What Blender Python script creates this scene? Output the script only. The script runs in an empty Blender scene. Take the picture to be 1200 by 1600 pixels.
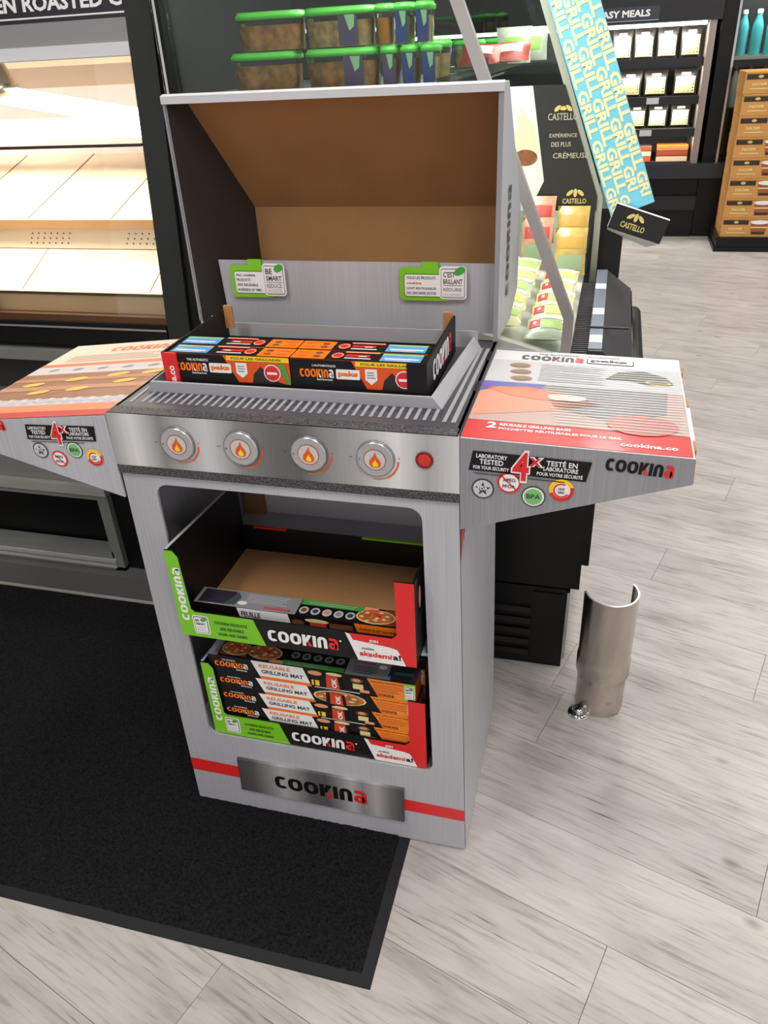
import bpy, math, random
from mathutils import Vector, Matrix
random.seed(7)
sc = bpy.context.scene
COL = sc.collection

# ------------------------------------------------------------------ camera
def cam_axes(yaw, pitch, roll):
    cy, sy = math.cos(yaw), math.sin(yaw); cp, sp = math.cos(pitch), math.sin(pitch)
    cr, sr = math.cos(roll), math.sin(roll)
    f = Vector((sy*cp, cy*cp, -sp)); r0 = Vector((cy, -sy, 0)); u0 = r0.cross(f)
    return cr*r0 + sr*u0, -sr*r0 + cr*u0, f
_r, _u, _f = cam_axes(-0.2887, 0.5419, -0.0564)
cd = bpy.data.cameras.new('camera')
cam = bpy.data.objects.new('camera', cd); COL.objects.link(cam)
cam.matrix_world = Matrix(((_r.x, _u.x, -_f.x, 0.7350), (_r.y, _u.y, -_f.y, -0.9749), (_r.z, _u.z, -_f.z, 1.3934), (0, 0, 0, 1)))
cd.sensor_fit = 'VERTICAL'; cd.sensor_height = 24.0; cd.lens = 24.0*1212.29/1600
cd.clip_start = 0.02; cd.clip_end = 60
sc.camera = cam

# ------------------------------------------------------------------ world, lights, exposure
w = bpy.data.worlds.new('store_ambient'); sc.world = w; w.use_nodes = True
w.node_tree.nodes['Background'].inputs[0].default_value = (1.0, 0.97, 0.95, 1)
w.node_tree.nodes['Background'].inputs[1].default_value = 0.80
sc.view_settings.view_transform = 'Standard'; sc.view_settings.look = 'None'
sc.view_settings.gamma = 1.0; sc.view_settings.use_curve_mapping = False
sc.view_settings.exposure = 0.0
CEIL = 3.3
LAMPS = [(-0.6, -1.4), (1.3, -1.4), (0.2, 0.35), (1.9, 0.7), (0.6, 2.6), (2.3, 3.0), (1.0, 4.6), (2.6, 5.0)]
LAMP_W = [20, 22, 11, 15, 17, 17, 24, 18]
def area(name, loc, sx, sy, power, color=(1, .97, .93), rot=(0, 0, 0), spread=None):
    l = bpy.data.lights.new(name, 'AREA'); l.shape = 'RECTANGLE'; l.size = sx; l.size_y = sy
    l.energy = power; l.color = color
    if spread: l.spread = spread
    o = bpy.data.objects.new(name, l); COL.objects.link(o); o.location = loc; o.rotation_euler = rot
    return o
for (x, y), p in zip(LAMPS, LAMP_W):
    area('ceiling_lamp_light', (x, y, CEIL-.085), .28, 1.15, p)

# ------------------------------------------------------------------ materials
def lin(c):
    return tuple(((v/255)/12.92 if v/255 <= .04045 else ((v/255+.055)/1.055)**2.4) for v in c)
MATS = {}
def M(name, rgb, rough=.5, metal=0.0, spec=.5, emit=None, estr=0, noise=None, bump=None, coat=0, stretch=(1, 1, 1), trans=0):
    """procedural principled material; noise=(scale, amount) mixes a darker tone in; stretch scales object coordinates"""
    if name in MATS: return MATS[name]
    m = bpy.data.materials.new(name); m.use_nodes = True
    nt = m.node_tree; b = nt.nodes['Principled BSDF']
    col = lin(rgb)
    b.inputs['Base Color'].default_value = (*col, 1)
    b.inputs['Roughness'].default_value = rough; b.inputs['Metallic'].default_value = metal
    b.inputs['Specular IOR Level'].default_value = spec
    b.inputs['Coat Weight'].default_value = coat; b.inputs['Coat Roughness'].default_value = .12
    if emit:
        b.inputs['Emission Color'].default_value = (*lin(emit), 1); b.inputs['Emission Strength'].default_value = estr
    if noise or bump:
        tc = nt.nodes.new('ShaderNodeTexCoord'); mp = nt.nodes.new('ShaderNodeMapping'); mp.inputs['Scale'].default_value = stretch
        nt.links.new(tc.outputs['Object'], mp.inputs['Vector'])
        nz = nt.nodes.new('ShaderNodeTexNoise'); nz.inputs['Scale'].default_value = (noise or bump)[0]; nz.inputs['Detail'].default_value = 4
        nt.links.new(mp.outputs['Vector'], nz.inputs['Vector'])
        if noise:
            cr = nt.nodes.new('ShaderNodeValToRGB')
            cr.color_ramp.elements[0].position = .3; cr.color_ramp.elements[1].position = .7
            cr.color_ramp.elements[0].color = (*[v*(1-noise[1]) for v in col], 1)
            cr.color_ramp.elements[1].color = (*[min(1, v*(1+noise[1]*.5)) for v in col], 1)
            nt.links.new(nz.outputs['Fac'], cr.inputs['Fac']); nt.links.new(cr.outputs['Color'], b.inputs['Base Color'])
        if bump:
            bp = nt.nodes.new('ShaderNodeBump'); bp.inputs['Strength'].default_value = bump[1]; bp.inputs['Distance'].default_value = .003
            nt.links.new(nz.outputs['Fac'], bp.inputs['Height']); nt.links.new(bp.outputs['Normal'], b.inputs['Normal'])
    MATS[name] = m
    return m
def glass_mat(name, tint=(255, 255, 255), refl=1.0, clear=1.0):
    """thin pane: mostly clear, reflecting by Fresnel"""
    m = bpy.data.materials.new(name); m.use_nodes = True; nt = m.node_tree
    nt.nodes.remove(nt.nodes['Principled BSDF'])
    out = nt.nodes['Material Output']; tr = nt.nodes.new('ShaderNodeBsdfTransparent'); gl = nt.nodes.new('ShaderNodeBsdfGlossy')
    mix = nt.nodes.new('ShaderNodeMixShader'); fr = nt.nodes.new('ShaderNodeFresnel'); fr.inputs['IOR'].default_value = 1.5
    mu = nt.nodes.new('ShaderNodeMath'); mu.operation = 'MULTIPLY'; mu.inputs[1].default_value = refl
    tr.inputs['Color'].default_value = (*[v*clear for v in lin(tint)], 1); gl.inputs['Roughness'].default_value = .02
    nt.links.new(fr.outputs[0], mu.inputs[0]); nt.links.new(mu.outputs[0], mix.inputs[0])
    nt.links.new(tr.outputs[0], mix.inputs[1]); nt.links.new(gl.outputs[0], mix.inputs[2]); nt.links.new(mix.outputs[0], out.inputs[0])
    MATS[name] = m
    return m
def ramp_mat(name, stops, scale, stretch, rough=.4, metal=0, fine=None, coat=0, detail=2):
    """printed or real brushed metal: noise bands along one axis through a colour ramp"""
    m = bpy.data.materials.new(name); m.use_nodes = True; nt = m.node_tree; b = nt.nodes['Principled BSDF']
    tc = nt.nodes.new('ShaderNodeTexCoord'); mp = nt.nodes.new('ShaderNodeMapping'); mp.inputs['Scale'].default_value = stretch
    nt.links.new(tc.outputs['Object'], mp.inputs['Vector'])
    nz = nt.nodes.new('ShaderNodeTexNoise'); nz.inputs['Scale'].default_value = scale; nz.inputs['Detail'].default_value = detail
    nt.links.new(mp.outputs['Vector'], nz.inputs['Vector'])
    cr = nt.nodes.new('ShaderNodeValToRGB'); el = cr.color_ramp.elements
    while len(el) < len(stops): el.new(.5)
    for e, (p, c) in zip(el, stops): e.position = p; e.color = (*lin(c), 1)
    nt.links.new(nz.outputs['Fac'], cr.inputs['Fac']); last = cr.outputs['Color']
    if fine:
        mp2 = nt.nodes.new('ShaderNodeMapping'); mp2.inputs['Scale'].default_value = fine[0]; nt.links.new(tc.outputs['Object'], mp2.inputs['Vector'])
        n2 = nt.nodes.new('ShaderNodeTexNoise'); n2.inputs['Scale'].default_value = 1.0; n2.inputs['Detail'].default_value = 3; nt.links.new(mp2.outputs['Vector'], n2.inputs['Vector'])
        mr = nt.nodes.new('ShaderNodeMapRange'); mr.inputs['From Min'].default_value = .3; mr.inputs['From Max'].default_value = .7
        mr.inputs['To Min'].default_value = 1-fine[1]; mr.inputs['To Max'].default_value = 1+fine[1]*.4; nt.links.new(n2.outputs['Fac'], mr.inputs['Value'])
        mx = nt.nodes.new('ShaderNodeMix'); mx.data_type = 'RGBA'; mx.blend_type = 'MULTIPLY'; mx.inputs['Factor'].default_value = 1
        nt.links.new(last, mx.inputs[6]); nt.links.new(mr.outputs['Result'], mx.inputs[7]); last = mx.outputs[2]
    nt.links.new(last, b.inputs['Base Color'])
    b.inputs['Roughness'].default_value = rough; b.inputs['Metallic'].default_value = metal; b.inputs['Coat Weight'].default_value = coat
    MATS[name] = m
    return m
def plank_mat():
    m = bpy.data.materials.new('whitewashed_plank'); m.use_nodes = True; nt = m.node_tree; b = nt.nodes['Principled BSDF']; N = nt.nodes.new; L = nt.links.new
    tc = N('ShaderNodeTexCoord'); oi = N('ShaderNodeObjectInfo'); sc_ = N('ShaderNodeVectorMath'); sc_.operation = 'SCALE'
    cx = N('ShaderNodeCombineXYZ'); ad = N('ShaderNodeVectorMath'); ad.operation = 'ADD'
    mu = N('ShaderNodeMath'); mu.operation = 'MULTIPLY'; mu.inputs[1].default_value = 53.0
    L(oi.outputs['Random'], mu.inputs[0]); L(mu.outputs[0], cx.inputs[0]); L(mu.outputs[0], cx.inputs[1]); L(mu.outputs[0], cx.inputs[2])
    L(tc.outputs['Object'], ad.inputs[0]); L(cx.outputs[0], ad.inputs[1])
    def nz(scale, stretch, detail=4, dist=0.0):
        mp = N('ShaderNodeMapping'); mp.inputs['Scale'].default_value = stretch; L(ad.outputs[0], mp.inputs['Vector'])
        n = N('ShaderNodeTexNoise'); n.inputs['Scale'].default_value = scale; n.inputs['Detail'].default_value = detail; n.inputs['Distortion'].default_value = dist
        L(mp.outputs['Vector'], n.inputs['Vector']); return n
    def ramp(src, stops):
        r = N('ShaderNodeValToRGB'); el = r.color_ramp.elements
        while len(el) < len(stops): el.new(.5)
        for e, (p, c) in zip(el, stops): e.position = p; e.color = (*lin(c), 1)
        L(src, r.inputs['Fac']); return r.outputs['Color']
    def mult(a, c, fac=1.0):
        x = N('ShaderNodeMix'); x.data_type = 'RGBA'; x.blend_type = 'MULTIPLY'; x.inputs['Factor'].default_value = fac
        L(a, x.inputs[6]); L(c, x.inputs[7]); return x.outputs[2]
    base = ramp(nz(5, (1, 3.0, 1), 5, .6).outputs['Fac'], [(.25, (164, 158, 154)), (.5, (187, 182, 179)), (.75, (197, 192, 190))])
    grain = ramp(nz(9, (1, 14, 1), 6, .4).outputs['Fac'], [(.30, (168, 160, 154)), (.45, (240, 238, 236)), (.7, (255, 255, 255))])
    crack = ramp(nz(7, (1, 34, 1), 5, .2).outputs['Fac'], [(.255, (70, 62, 56)), (.31, (200, 195, 190)), (.36, (255, 255, 255))])
    knot = N('ShaderNodeTexVoronoi'); mp = N('ShaderNodeMapping'); mp.inputs['Scale'].default_value = (4.2, 7, 1); L(ad.outputs[0], mp.inputs['Vector']); L(mp.outputs['Vector'], knot.inputs['Vector']); knot.inputs['Scale'].default_value = 1.0
    kn = ramp(knot.outputs['Distance'], [(.02, (120, 102, 94)), (.07, (225, 218, 212)), (.1, (255, 255, 255))])
    tint = N('ShaderNodeMapRange'); L(oi.outputs['Random'], tint.inputs['Value']); tint.inputs['To Min'].default_value = .9; tint.inputs['To Max'].default_value = 1.04
    c = mult(mult(mult(base, grain, .55), crack, .85), kn, .6)
    x = N('ShaderNodeMix'); x.data_type = 'RGBA'; x.blend_type = 'MULTIPLY'; x.inputs['Factor'].default_value = 1; L(c, x.inputs[6]); L(tint.outputs['Result'], x.inputs[7])
    L(x.outputs[2], b.inputs['Base Color']); b.inputs['Roughness'].default_value = .36; b.inputs['Specular IOR Level'].default_value = .4
    return m
def grad_mat(name, x0, x1, stops, rough=.32, metal=.2):
    """printed steel shine: a fixed colour gradient along the part's own x"""
    m = bpy.data.materials.new(name); m.use_nodes = True; nt = m.node_tree; b = nt.nodes['Principled BSDF']
    tc = nt.nodes.new('ShaderNodeTexCoord'); sx = nt.nodes.new('ShaderNodeSeparateXYZ'); nt.links.new(tc.outputs['Object'], sx.inputs[0])
    mr = nt.nodes.new('ShaderNodeMapRange'); mr.inputs['From Min'].default_value = x0; mr.inputs['From Max'].default_value = x1; nt.links.new(sx.outputs[0], mr.inputs['Value'])
    cr = nt.nodes.new('ShaderNodeValToRGB'); el = cr.color_ramp.elements
    while len(el) < len(stops): el.new(.5)
    for e, (p, c) in zip(el, stops): e.position = p; e.color = (*lin((c, c-1, c)), 1)
    nt.links.new(mr.outputs['Result'], cr.inputs['Fac'])
    mp = nt.nodes.new('ShaderNodeMapping'); mp.inputs['Scale'].default_value = (340, 3, 5); nt.links.new(tc.outputs['Object'], mp.inputs['Vector'])
    nz = nt.nodes.new('ShaderNodeTexNoise'); nz.inputs['Scale'].default_value = 1; nt.links.new(mp.outputs['Vector'], nz.inputs['Vector'])
    m2 = nt.nodes.new('ShaderNodeMapRange'); m2.inputs['To Min'].default_value = .9; m2.inputs['To Max'].default_value = 1.08; nt.links.new(nz.outputs['Fac'], m2.inputs['Value'])
    mx = nt.nodes.new('ShaderNodeMix'); mx.data_type = 'RGBA'; mx.blend_type = 'MULTIPLY'; mx.inputs['Factor'].default_value = 1
    nt.links.new(cr.outputs['Color'], mx.inputs[6]); nt.links.new(m2.outputs['Result'], mx.inputs[7]); nt.links.new(mx.outputs[2], b.inputs['Base Color'])
    b.inputs['Roughness'].default_value = rough; b.inputs['Metallic'].default_value = metal
    return m
PLANK = plank_mat()
BLACK = M('black_print', (14, 13, 14), .45, spec=.35)
BLACKMAT = M('black_plastic', (16, 16, 17), .42, noise=(30, .15))
WHITE = M('white_print', (238, 236, 236), .4)
RED = M('red_print', (222, 38, 38), .4)
GREEN = M('lime_green_print', (120, 196, 34), .4)
DGREEN = M('green_print', (70, 160, 60), .4)
ORANGE = M('orange_print', (244, 120, 24), .4)
DORANGE = M('deep_orange_print', (226, 84, 26), .4)
YELLOW = M('yellow_print', (250, 208, 20), .4)
GREYP = M('mid_grey_print', (140, 140, 146), .45)
LGREY = M('light_grey_print', (196, 196, 202), .45)
DGREY = M('dark_grey_print', (62, 60, 66), .45)
BLUE = M('sky_blue_print', (88, 160, 215), .35)
PEACH = M('peach_print', (246, 150, 118), .4)
SKIN = M('tan_photo_print', (222, 150, 112), .3)
BROWN = M('brown_photo_print', (126, 78, 46), .4, noise=(60, .4))
CREAM = M('cream_photo_print', (232, 214, 150), .4)
PURPLE = M('violet_print', (78, 74, 140), .35)
KRAFT = M('kraft_card', (178, 132, 88), .85, spec=.2, noise=(14, .08))
KRAFTD = M('kraft_card_inner', (166, 120, 76), .85, spec=.2, noise=(9, .1))
SILVER = ramp_mat('silver_brushed_card', [(.3, (164, 164, 171)), (.7, (188, 188, 195))], 3.0, (1.2, 1, .15), .42, 0, ((420, 420, 5), .12))
STEELP = ramp_mat('printed_steel_band', [(.30, (98, 96, 98)), (.44, (150, 148, 150)), (.55, (196, 195, 197)), (.62, (150, 148, 150)), (.75, (206, 205, 207))], 9.0, (1, .01, .03), .32, .25, ((300, 3, 3), .06), coat=.3)
GRAPHITE = ramp_mat('graphite_deck_card', [(.3, (62, 61, 66)), (.7, (84, 83, 89))], 4, (1, 1, 1), .38, 0, ((300, 300, 300), .15))
MESHP = ramp_mat('dark_mesh_print', [(.42, (34, 33, 36)), (.58, (92, 90, 94))], 420, (1, 1, 1), .5)
DARKIN = M('charcoal_card_inner', (52, 47, 46), .6, noise=(8, .12))
STEEL = M('stainless_steel', (202, 194, 184), .24, 1.0, noise=(10, .25), stretch=(1, 1, .4))
CHROME = M('chrome', (200, 200, 204), .12, 1.0)
ALU = M('brushed_aluminium', (178, 172, 170), .38, .55)
CASEGREY = M('case_grey_paint', (118, 120, 116), .5)
CASELIGHT = M('case_light_metal', (170, 170, 162), .4, .3)
CASEBLACK = M('case_black_paint', (11, 11, 12), .42, spec=.3)
POSTM = M('post_charcoal_paint', (42, 44, 43), .5, spec=.3)
WARMSTEEL = M('warm_steel_deck', (222, 192, 164), .34, .25, noise=(5, .28))
GLASS = glass_mat('clear_glass', (240, 243, 241), .6, 1.0)
PLEXI = glass_mat('plexiglass', (225, 236, 230), .7, .95)
CLEARPL = glass_mat('clear_tub_plastic', (240, 242, 234), .8, 1.0)
LAMPM = M('lamp_glow', (255, 255, 255), .5, emit=(255, 250, 240), estr=14)
LEDM = M('case_tube_glow', (255, 255, 255), .5, emit=(250, 255, 250), estr=5)
HEATM = M('heat_lamp_glow', (255, 255, 255), .5, emit=(255, 244, 228), estr=7)
LIDG = M('green_plastic_lid', (86, 200, 70), .4)
GOLD = M('gold_print', (206, 186, 108), .35)

# ------------------------------------------------------------------ mesh helpers
WL = {}
class MB:
    def __init__(s): s.v = []; s.f = []; s.mi = []; s.sm = []; s.mats = []
    def idx(s, m):
        if m not in s.mats: s.mats.append(m)
        return s.mats.index(m)
    def add(s, vs, fs, m, smooth=False):
        o = len(s.v); s.v += [tuple(p) for p in vs]; k = s.idx(m)
        for f in fs: s.f.append(tuple(i+o for i in f)); s.mi.append(k); s.sm.append(smooth)
        return s
    def hexa(s, p, m, face_m=None):
        """p: 4 bottom (ccw) + 4 top; face_m maps bottom,top,front,right,back,left to materials"""
        fs = [(3, 2, 1, 0), (4, 5, 6, 7), (0, 1, 5, 4), (1, 2, 6, 5), (2, 3, 7, 6), (3, 0, 4, 7)]
        face_m = face_m or {}
        for i, f in enumerate(fs):
            mm = face_m.get(('bottom', 'top', 'front', 'right', 'back', 'left')[i], m)
            s.add([p[j] for j in f], [(0, 1, 2, 3)], mm)
        return s
    def box(s, x0, x1, y0, y1, z0, z1, m, face_m=None):
        return s.hexa([(x0, y0, z0), (x1, y0, z0), (x1, y1, z0), (x0, y1, z0), (x0, y0, z1), (x1, y0, z1), (x1, y1, z1), (x0, y1, z1)], m, face_m)
    def prism(s, poly, fn, a0, a1, m, capm=None):
        """poly of 2-D points; fn(p, a) -> 3-D point; extruded from a0 to a1"""
        n = len(poly); A = [fn(p, a0) for p in poly]; B = [fn(p, a1) for p in poly]
        s.add(A, [tuple(range(n))[::-1]], capm or m); s.add(B, [tuple(range(n))], capm or m)
        s.add(A+B, [(i, (i+1) % n, n+(i+1) % n, n+i) for i in range(n)], m); return s
    def cyl(s, p0, p1, r0, r1, n, m, caps=True, smooth=True):
        p0 = Vector(p0); p1 = Vector(p1); d = (p1-p0).normalized()
        a = d.orthogonal().normalized(); b = d.cross(a)
        A = [p0+(a*math.cos(t)+b*math.sin(t))*r0 for t in [2*math.pi*i/n for i in range(n)]]
        B = [p1+(a*math.cos(t)+b*math.sin(t))*r1 for t in [2*math.pi*i/n for i in range(n)]]
        s.add(A+B, [(i, (i+1) % n, n+(i+1) % n, n+i) for i in range(n)], m, smooth)
        if caps: s.add(A, [tuple(range(n))[::-1]], m); s.add(B, [tuple(range(n))], m)
        return s
    def lathe(s, prof, m, n=24, c=(0, 0, 0), cap=True):
        V = []
        for r, z in prof: V += [(c[0]+r*math.cos(2*math.pi*i/n), c[1]+r*math.sin(2*math.pi*i/n), c[2]+z) for i in range(n)]
        F = [(k*n+i, k*n+(i+1) % n, (k+1)*n+(i+1) % n, (k+1)*n+i) for k in range(len(prof)-1) for i in range(n)]
        s.add(V, F, m, True)
        if cap:
            s.add(V[:n], [tuple(range(n))[::-1]], m); s.add(V[-n:], [tuple(range(n))], m)
        return s
    def grid(s, fn, nu, nv, m, smooth=True):
        V = [fn(i/nu, j/nv) for j in range(nv+1) for i in range(nu+1)]
        F = [(j*(nu+1)+i, j*(nu+1)+i+1, (j+1)*(nu+1)+i+1, (j+1)*(nu+1)+i) for j in range(nv) for i in range(nu)]
        return s.add(V, F, m, smooth)
    def build(s, name, parent=None, local=False, bevel=0):
        me = bpy.data.meshes.new(name)
        off = Vector((0, 0, 0))
        if not local:
            if parent: off = WL[parent]
            elif s.v:
                xs, ys, zs = zip(*s.v); off = Vector(((min(xs)+max(xs))/2, (min(ys)+max(ys))/2, min(zs)))
        me.from_pydata([(x-off.x, y-off.y, z-off.z) for x, y, z in s.v], [], s.f)
        for m in s.mats: me.materials.append(m)
        me.polygons.foreach_set('material_index', s.mi); me.polygons.foreach_set('use_smooth', s.sm)
        me.validate(); me.update()
        o = bpy.data.objects.new(name, me); COL.objects.link(o)
        if parent: o.parent = parent; WL[o] = WL[parent]
        else: o.location = off; WL[o] = off
        if bevel:
            bm = o.modifiers.new('bevel', 'BEVEL'); bm.width = bevel; bm.segments = 2; bm.limit_method = 'ANGLE'
        return o
def tag(o, label=None, cat=None, group=None, kind=None):
    if label: o['label'] = label
    if cat: o['category'] = cat
    if group: o['group'] = group
    if kind: o['kind'] = kind
    return o
def thing(name, label, cat, loc, rz=0, group=None, kind=None):
    o = bpy.data.objects.new(name, None); COL.objects.link(o); o.location = loc; o.rotation_euler = (0, 0, rz); o.empty_display_size = .05
    WL[o] = Vector(loc)
    return tag(o, label, cat, group, kind)
def copy_tree(o, parent=None):
    c = o.copy(); COL.objects.link(c); c.parent = parent
    for ch in [x for x in o.children]: copy_tree(ch, c)
    return c

# ------------------------------------------------------------------ flat print: lettering, logos, artwork
TXT = {}
def text_shape(s, bold=.02):
    key = (s, bold)
    if key not in TXT:
        cu = bpy.data.curves.new('t', 'FONT'); cu.body = s; cu.size = 1; cu.resolution_u = 2; cu.offset = bold; cu.fill_mode = 'FRONT'
        ob = bpy.data.objects.new('t', cu); COL.objects.link(ob)
        me = bpy.data.meshes.new_from_object(ob)
        V = [(v.co.x, v.co.y) for v in me.vertices]; F = [tuple(p.vertices) for p in me.polygons]
        bpy.data.objects.remove(ob); bpy.data.curves.remove(cu); bpy.data.meshes.remove(me)
        x0 = min(v[0] for v in V); x1 = max(v[0] for v in V); y0 = min(v[1] for v in V); y1 = max(v[1] for v in V)
        TXT[key] = ([((x-x0)/(y1-y0), (y-y0)/(y1-y0)) for x, y in V], F, (x1-x0)/(y1-y0))
    return TXT[key]
def stroke(path, t, closed=False):
    n = len(path); L = []; R = []
    for i, p in enumerate(path):
        a = path[(i-1) % n] if (closed or i > 0) else p; b = path[(i+1) % n] if (closed or i < n-1) else p
        dx, dy = b[0]-a[0], b[1]-a[1]; l = math.hypot(dx, dy) or 1
        nx, ny = -dy/l*t/2, dx/l*t/2
        L.append((p[0]+nx, p[1]+ny)); R.append((p[0]-nx, p[1]-ny))
    m = n if closed else n-1
    return L+R, [(n+i, n+(i+1) % n, (i+1) % n, i) for i in range(m)]
def sarc(cx, cy, rx, ry, a0, a1, n):
    out = []
    for i in range(n+1):
        t = math.radians(a0+(a1-a0)*i/n); c, s_ = math.cos(t), math.sin(t)
        out.append((cx+rx*math.copysign(abs(c)**.75, c), cy+ry*math.copysign(abs(s_)**.75, s_)))
    return out
def logo_shapes():
    """the wordmark as strokes: list of (verts, faces, accent)"""
    t = .23; S = []; x = 0; g = .07; h = t/2
    V, F = stroke(sarc(.34, .5, .34-h, .5-h, 48, 312, 16), t); S.append((V, F, 0)); x = .60+g
    for _ in range(2):
        V, F = stroke(sarc(x+.36, .5, .36-h, .5-h, 0, 345, 23), t, True); S.append((V, F, 0)); x += .72+g
    S.append(([(x, 0), (x+t, 0), (x+t, 1), (x, 1)], [(0, 1, 2, 3)], 0))
    S.append(([(x+t, .38), (x+t+.08, .32), (x+.62, 1), (x+.36, 1), (x+t, .68)], [(0, 1, 2, 3, 4)], 0))
    S.append(([(x+t+.11, .36), (x+.36, 0), (x+.64, 0), (x+.42, .48)], [(0, 1, 2, 3)], 1)); x += .60+g
    S.append(([(x, 0), (x+t*.95, 0), (x+t*.95, 1), (x, 1)], [(0, 1, 2, 3)], 0)); x += t+g
    V, F = stroke([(x+h, 0), (x+h, .3)] + sarc(x+.31, .55, .31-h, .45-h, 180, 0, 12) + [(x+.62-h, .3), (x+.62-h, 0)], t); S.append((V, F, 0)); x += .62+g
    V, F = stroke([(x+.06, 1-h)] + sarc(x+.33, .60, .30-h+.0, .40-h, 90, 0, 7) + [(x+.63-h, .3), (x+.63-h, 0)], t); S.append((V, F, 1))
    V, F = stroke(sarc(x+.28, .31, .28-h, .31-h, 0, 345, 15), t*.9, True); S.append((V, F, 1)); x += .63
    return S, x
LOGO, LOGOW = logo_shapes()
class D:
    """flat print on a face: origin, unit axes u (right) and v (up); each layer sits a hair above the last"""
    E = .0004
    def __init__(s, mb, O, u, v): s.mb = mb; s.O = Vector(O); s.u = Vector(u).normalized(); s.v = Vector(v).normalized(); s.n = s.u.cross(s.v)
    def p(s, a, b, layer): return s.O + s.u*a + s.v*b + s.n*(D.E*layer)
    def poly(s, pts, m, layer=1): s.mb.add([s.p(a, b, layer) for a, b in pts], [tuple(range(len(pts)))], m); return s
    def rect(s, a0, b0, a1, b1, m, layer=1): return s.poly([(a0, b0), (a1, b0), (a1, b1), (a0, b1)], m, layer)
    def rrect(s, a0, b0, a1, b1, r, m, layer=1):
        pts = []
        for cx, cy, st in ((a1-r, b0+r, -90), (a1-r, b1-r, 0), (a0+r, b1-r, 90), (a0+r, b0+r, 180)):
            pts += [(cx+r*math.cos(math.radians(st+k*30)), cy+r*math.sin(math.radians(st+k*30))) for k in range(4)]
        return s.poly(pts, m, layer)
    def ell(s, a, b, ra, rb, m, layer=1, n=16, rot=0):
        c, q = math.cos(rot), math.sin(rot)
        return s.poly([(a+ra*math.cos(t)*c-rb*math.sin(t)*q, b+ra*math.cos(t)*q+rb*math.sin(t)*c) for t in [2*math.pi*i/n for i in range(n)]], m, layer)
    def ring(s, a, b, r, t, m, layer=1, a0=0, a1=360, n=24):
        full = abs(a1-a0) >= 360
        path = [(a+r*math.cos(math.radians(a0+(a1-a0)*i/n)), b+r*math.sin(math.radians(a0+(a1-a0)*i/n))) for i in range(n if full else n+1)]
        V, F = stroke(path, t, full); s.mb.add([s.p(x, y, layer) for x, y in V], F, m); return s
    def text(s, body, a, b, h, m, layer=2, width=None, align='l', rot=0, bold=.02, slant=0):
        V, F, asp = text_shape(body, bold); wd = width if width else asp*h; k = wd/asp
        sh = {'l': 0, 'c': -wd/2, 'r': -wd}[align]; c, q = math.cos(rot), math.sin(rot)
        P = []
        for x, y in V:
            X, Y = x*k+sh+slant*y*h, y*h
            P.append(s.p(a+X*c-Y*q, b+X*q+Y*c, layer))
        s.mb.add(P, F, m); return s
    def logo(s, a, b, wd, h, m, acc, layer=2, rot=0):
        c, q = math.cos(rot), math.sin(rot)
        for V, F, ac in LOGO:
            s.mb.add([s.p(a+(x*wd/LOGOW)*c-(y*h)*q, b+(x*wd/LOGOW)*q+(y*h)*c, layer) for x, y in V], F, acc if ac else m)
        return s
    def lines(s, a0, b0, a1, b1, n, m, layer=2, fill=.4):
        """rows of unreadably small print"""
        st = (b1-b0)/n
        for i in range(n):
            e = a1-(a1-a0)*random.uniform(0, .25)
            s.rect(a0, b1-st*(i+.5)-st*fill/2, e, b1-st*(i+.5)+st*fill/2, m, layer)
        return s
    def tag_badge(s, a, b, wd, h, layer=2):
        """white shopping-tag badge with a leaf"""
        s.rrect(a, b, a+wd, b+h, wd*.15, WHITE, layer); s.rrect(a+wd*.07, b+h*.06, a+wd*.93, b+h*.94, wd*.12, DGREY, layer+1); s.rrect(a+wd*.11, b+h*.09, a+wd*.89, b+h*.91, wd*.1, WHITE, layer+2)
        s.text('BE', a+wd*.18, b+h*.68, h*.13, DGREY, layer+3); s.text('SMART', a+wd*.18, b+h*.5, h*.12, DGREY, layer+3, width=wd*.6)
        s.ell(a+wd*.68, b+h*.80, wd*.2, h*.10, DGREEN, layer+3, 10, .4); s.lines(a+wd*.2, b+h*.14, a+wd*.82, b+h*.42, 3, LGREY, layer+3)
        return s
def flame(s, a, b, h, m, layer):
    pts = [(0, 0), (.28, .06), (.36, .28), (.27, .5), (.12, .68), (.06, 1.0), (-.08, .72), (-.3, .46), (-.34, .22), (-.22, .05)]
    s.poly([(a+x*h, b+y*h) for x, y in pts], m, layer)
YZ = lambda x: (lambda p, a: (a, p[0], p[1]))
def yz(p, a): return (a, p[0], p[1])
def xz(p, a): return (p[0], a, p[1])

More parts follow.
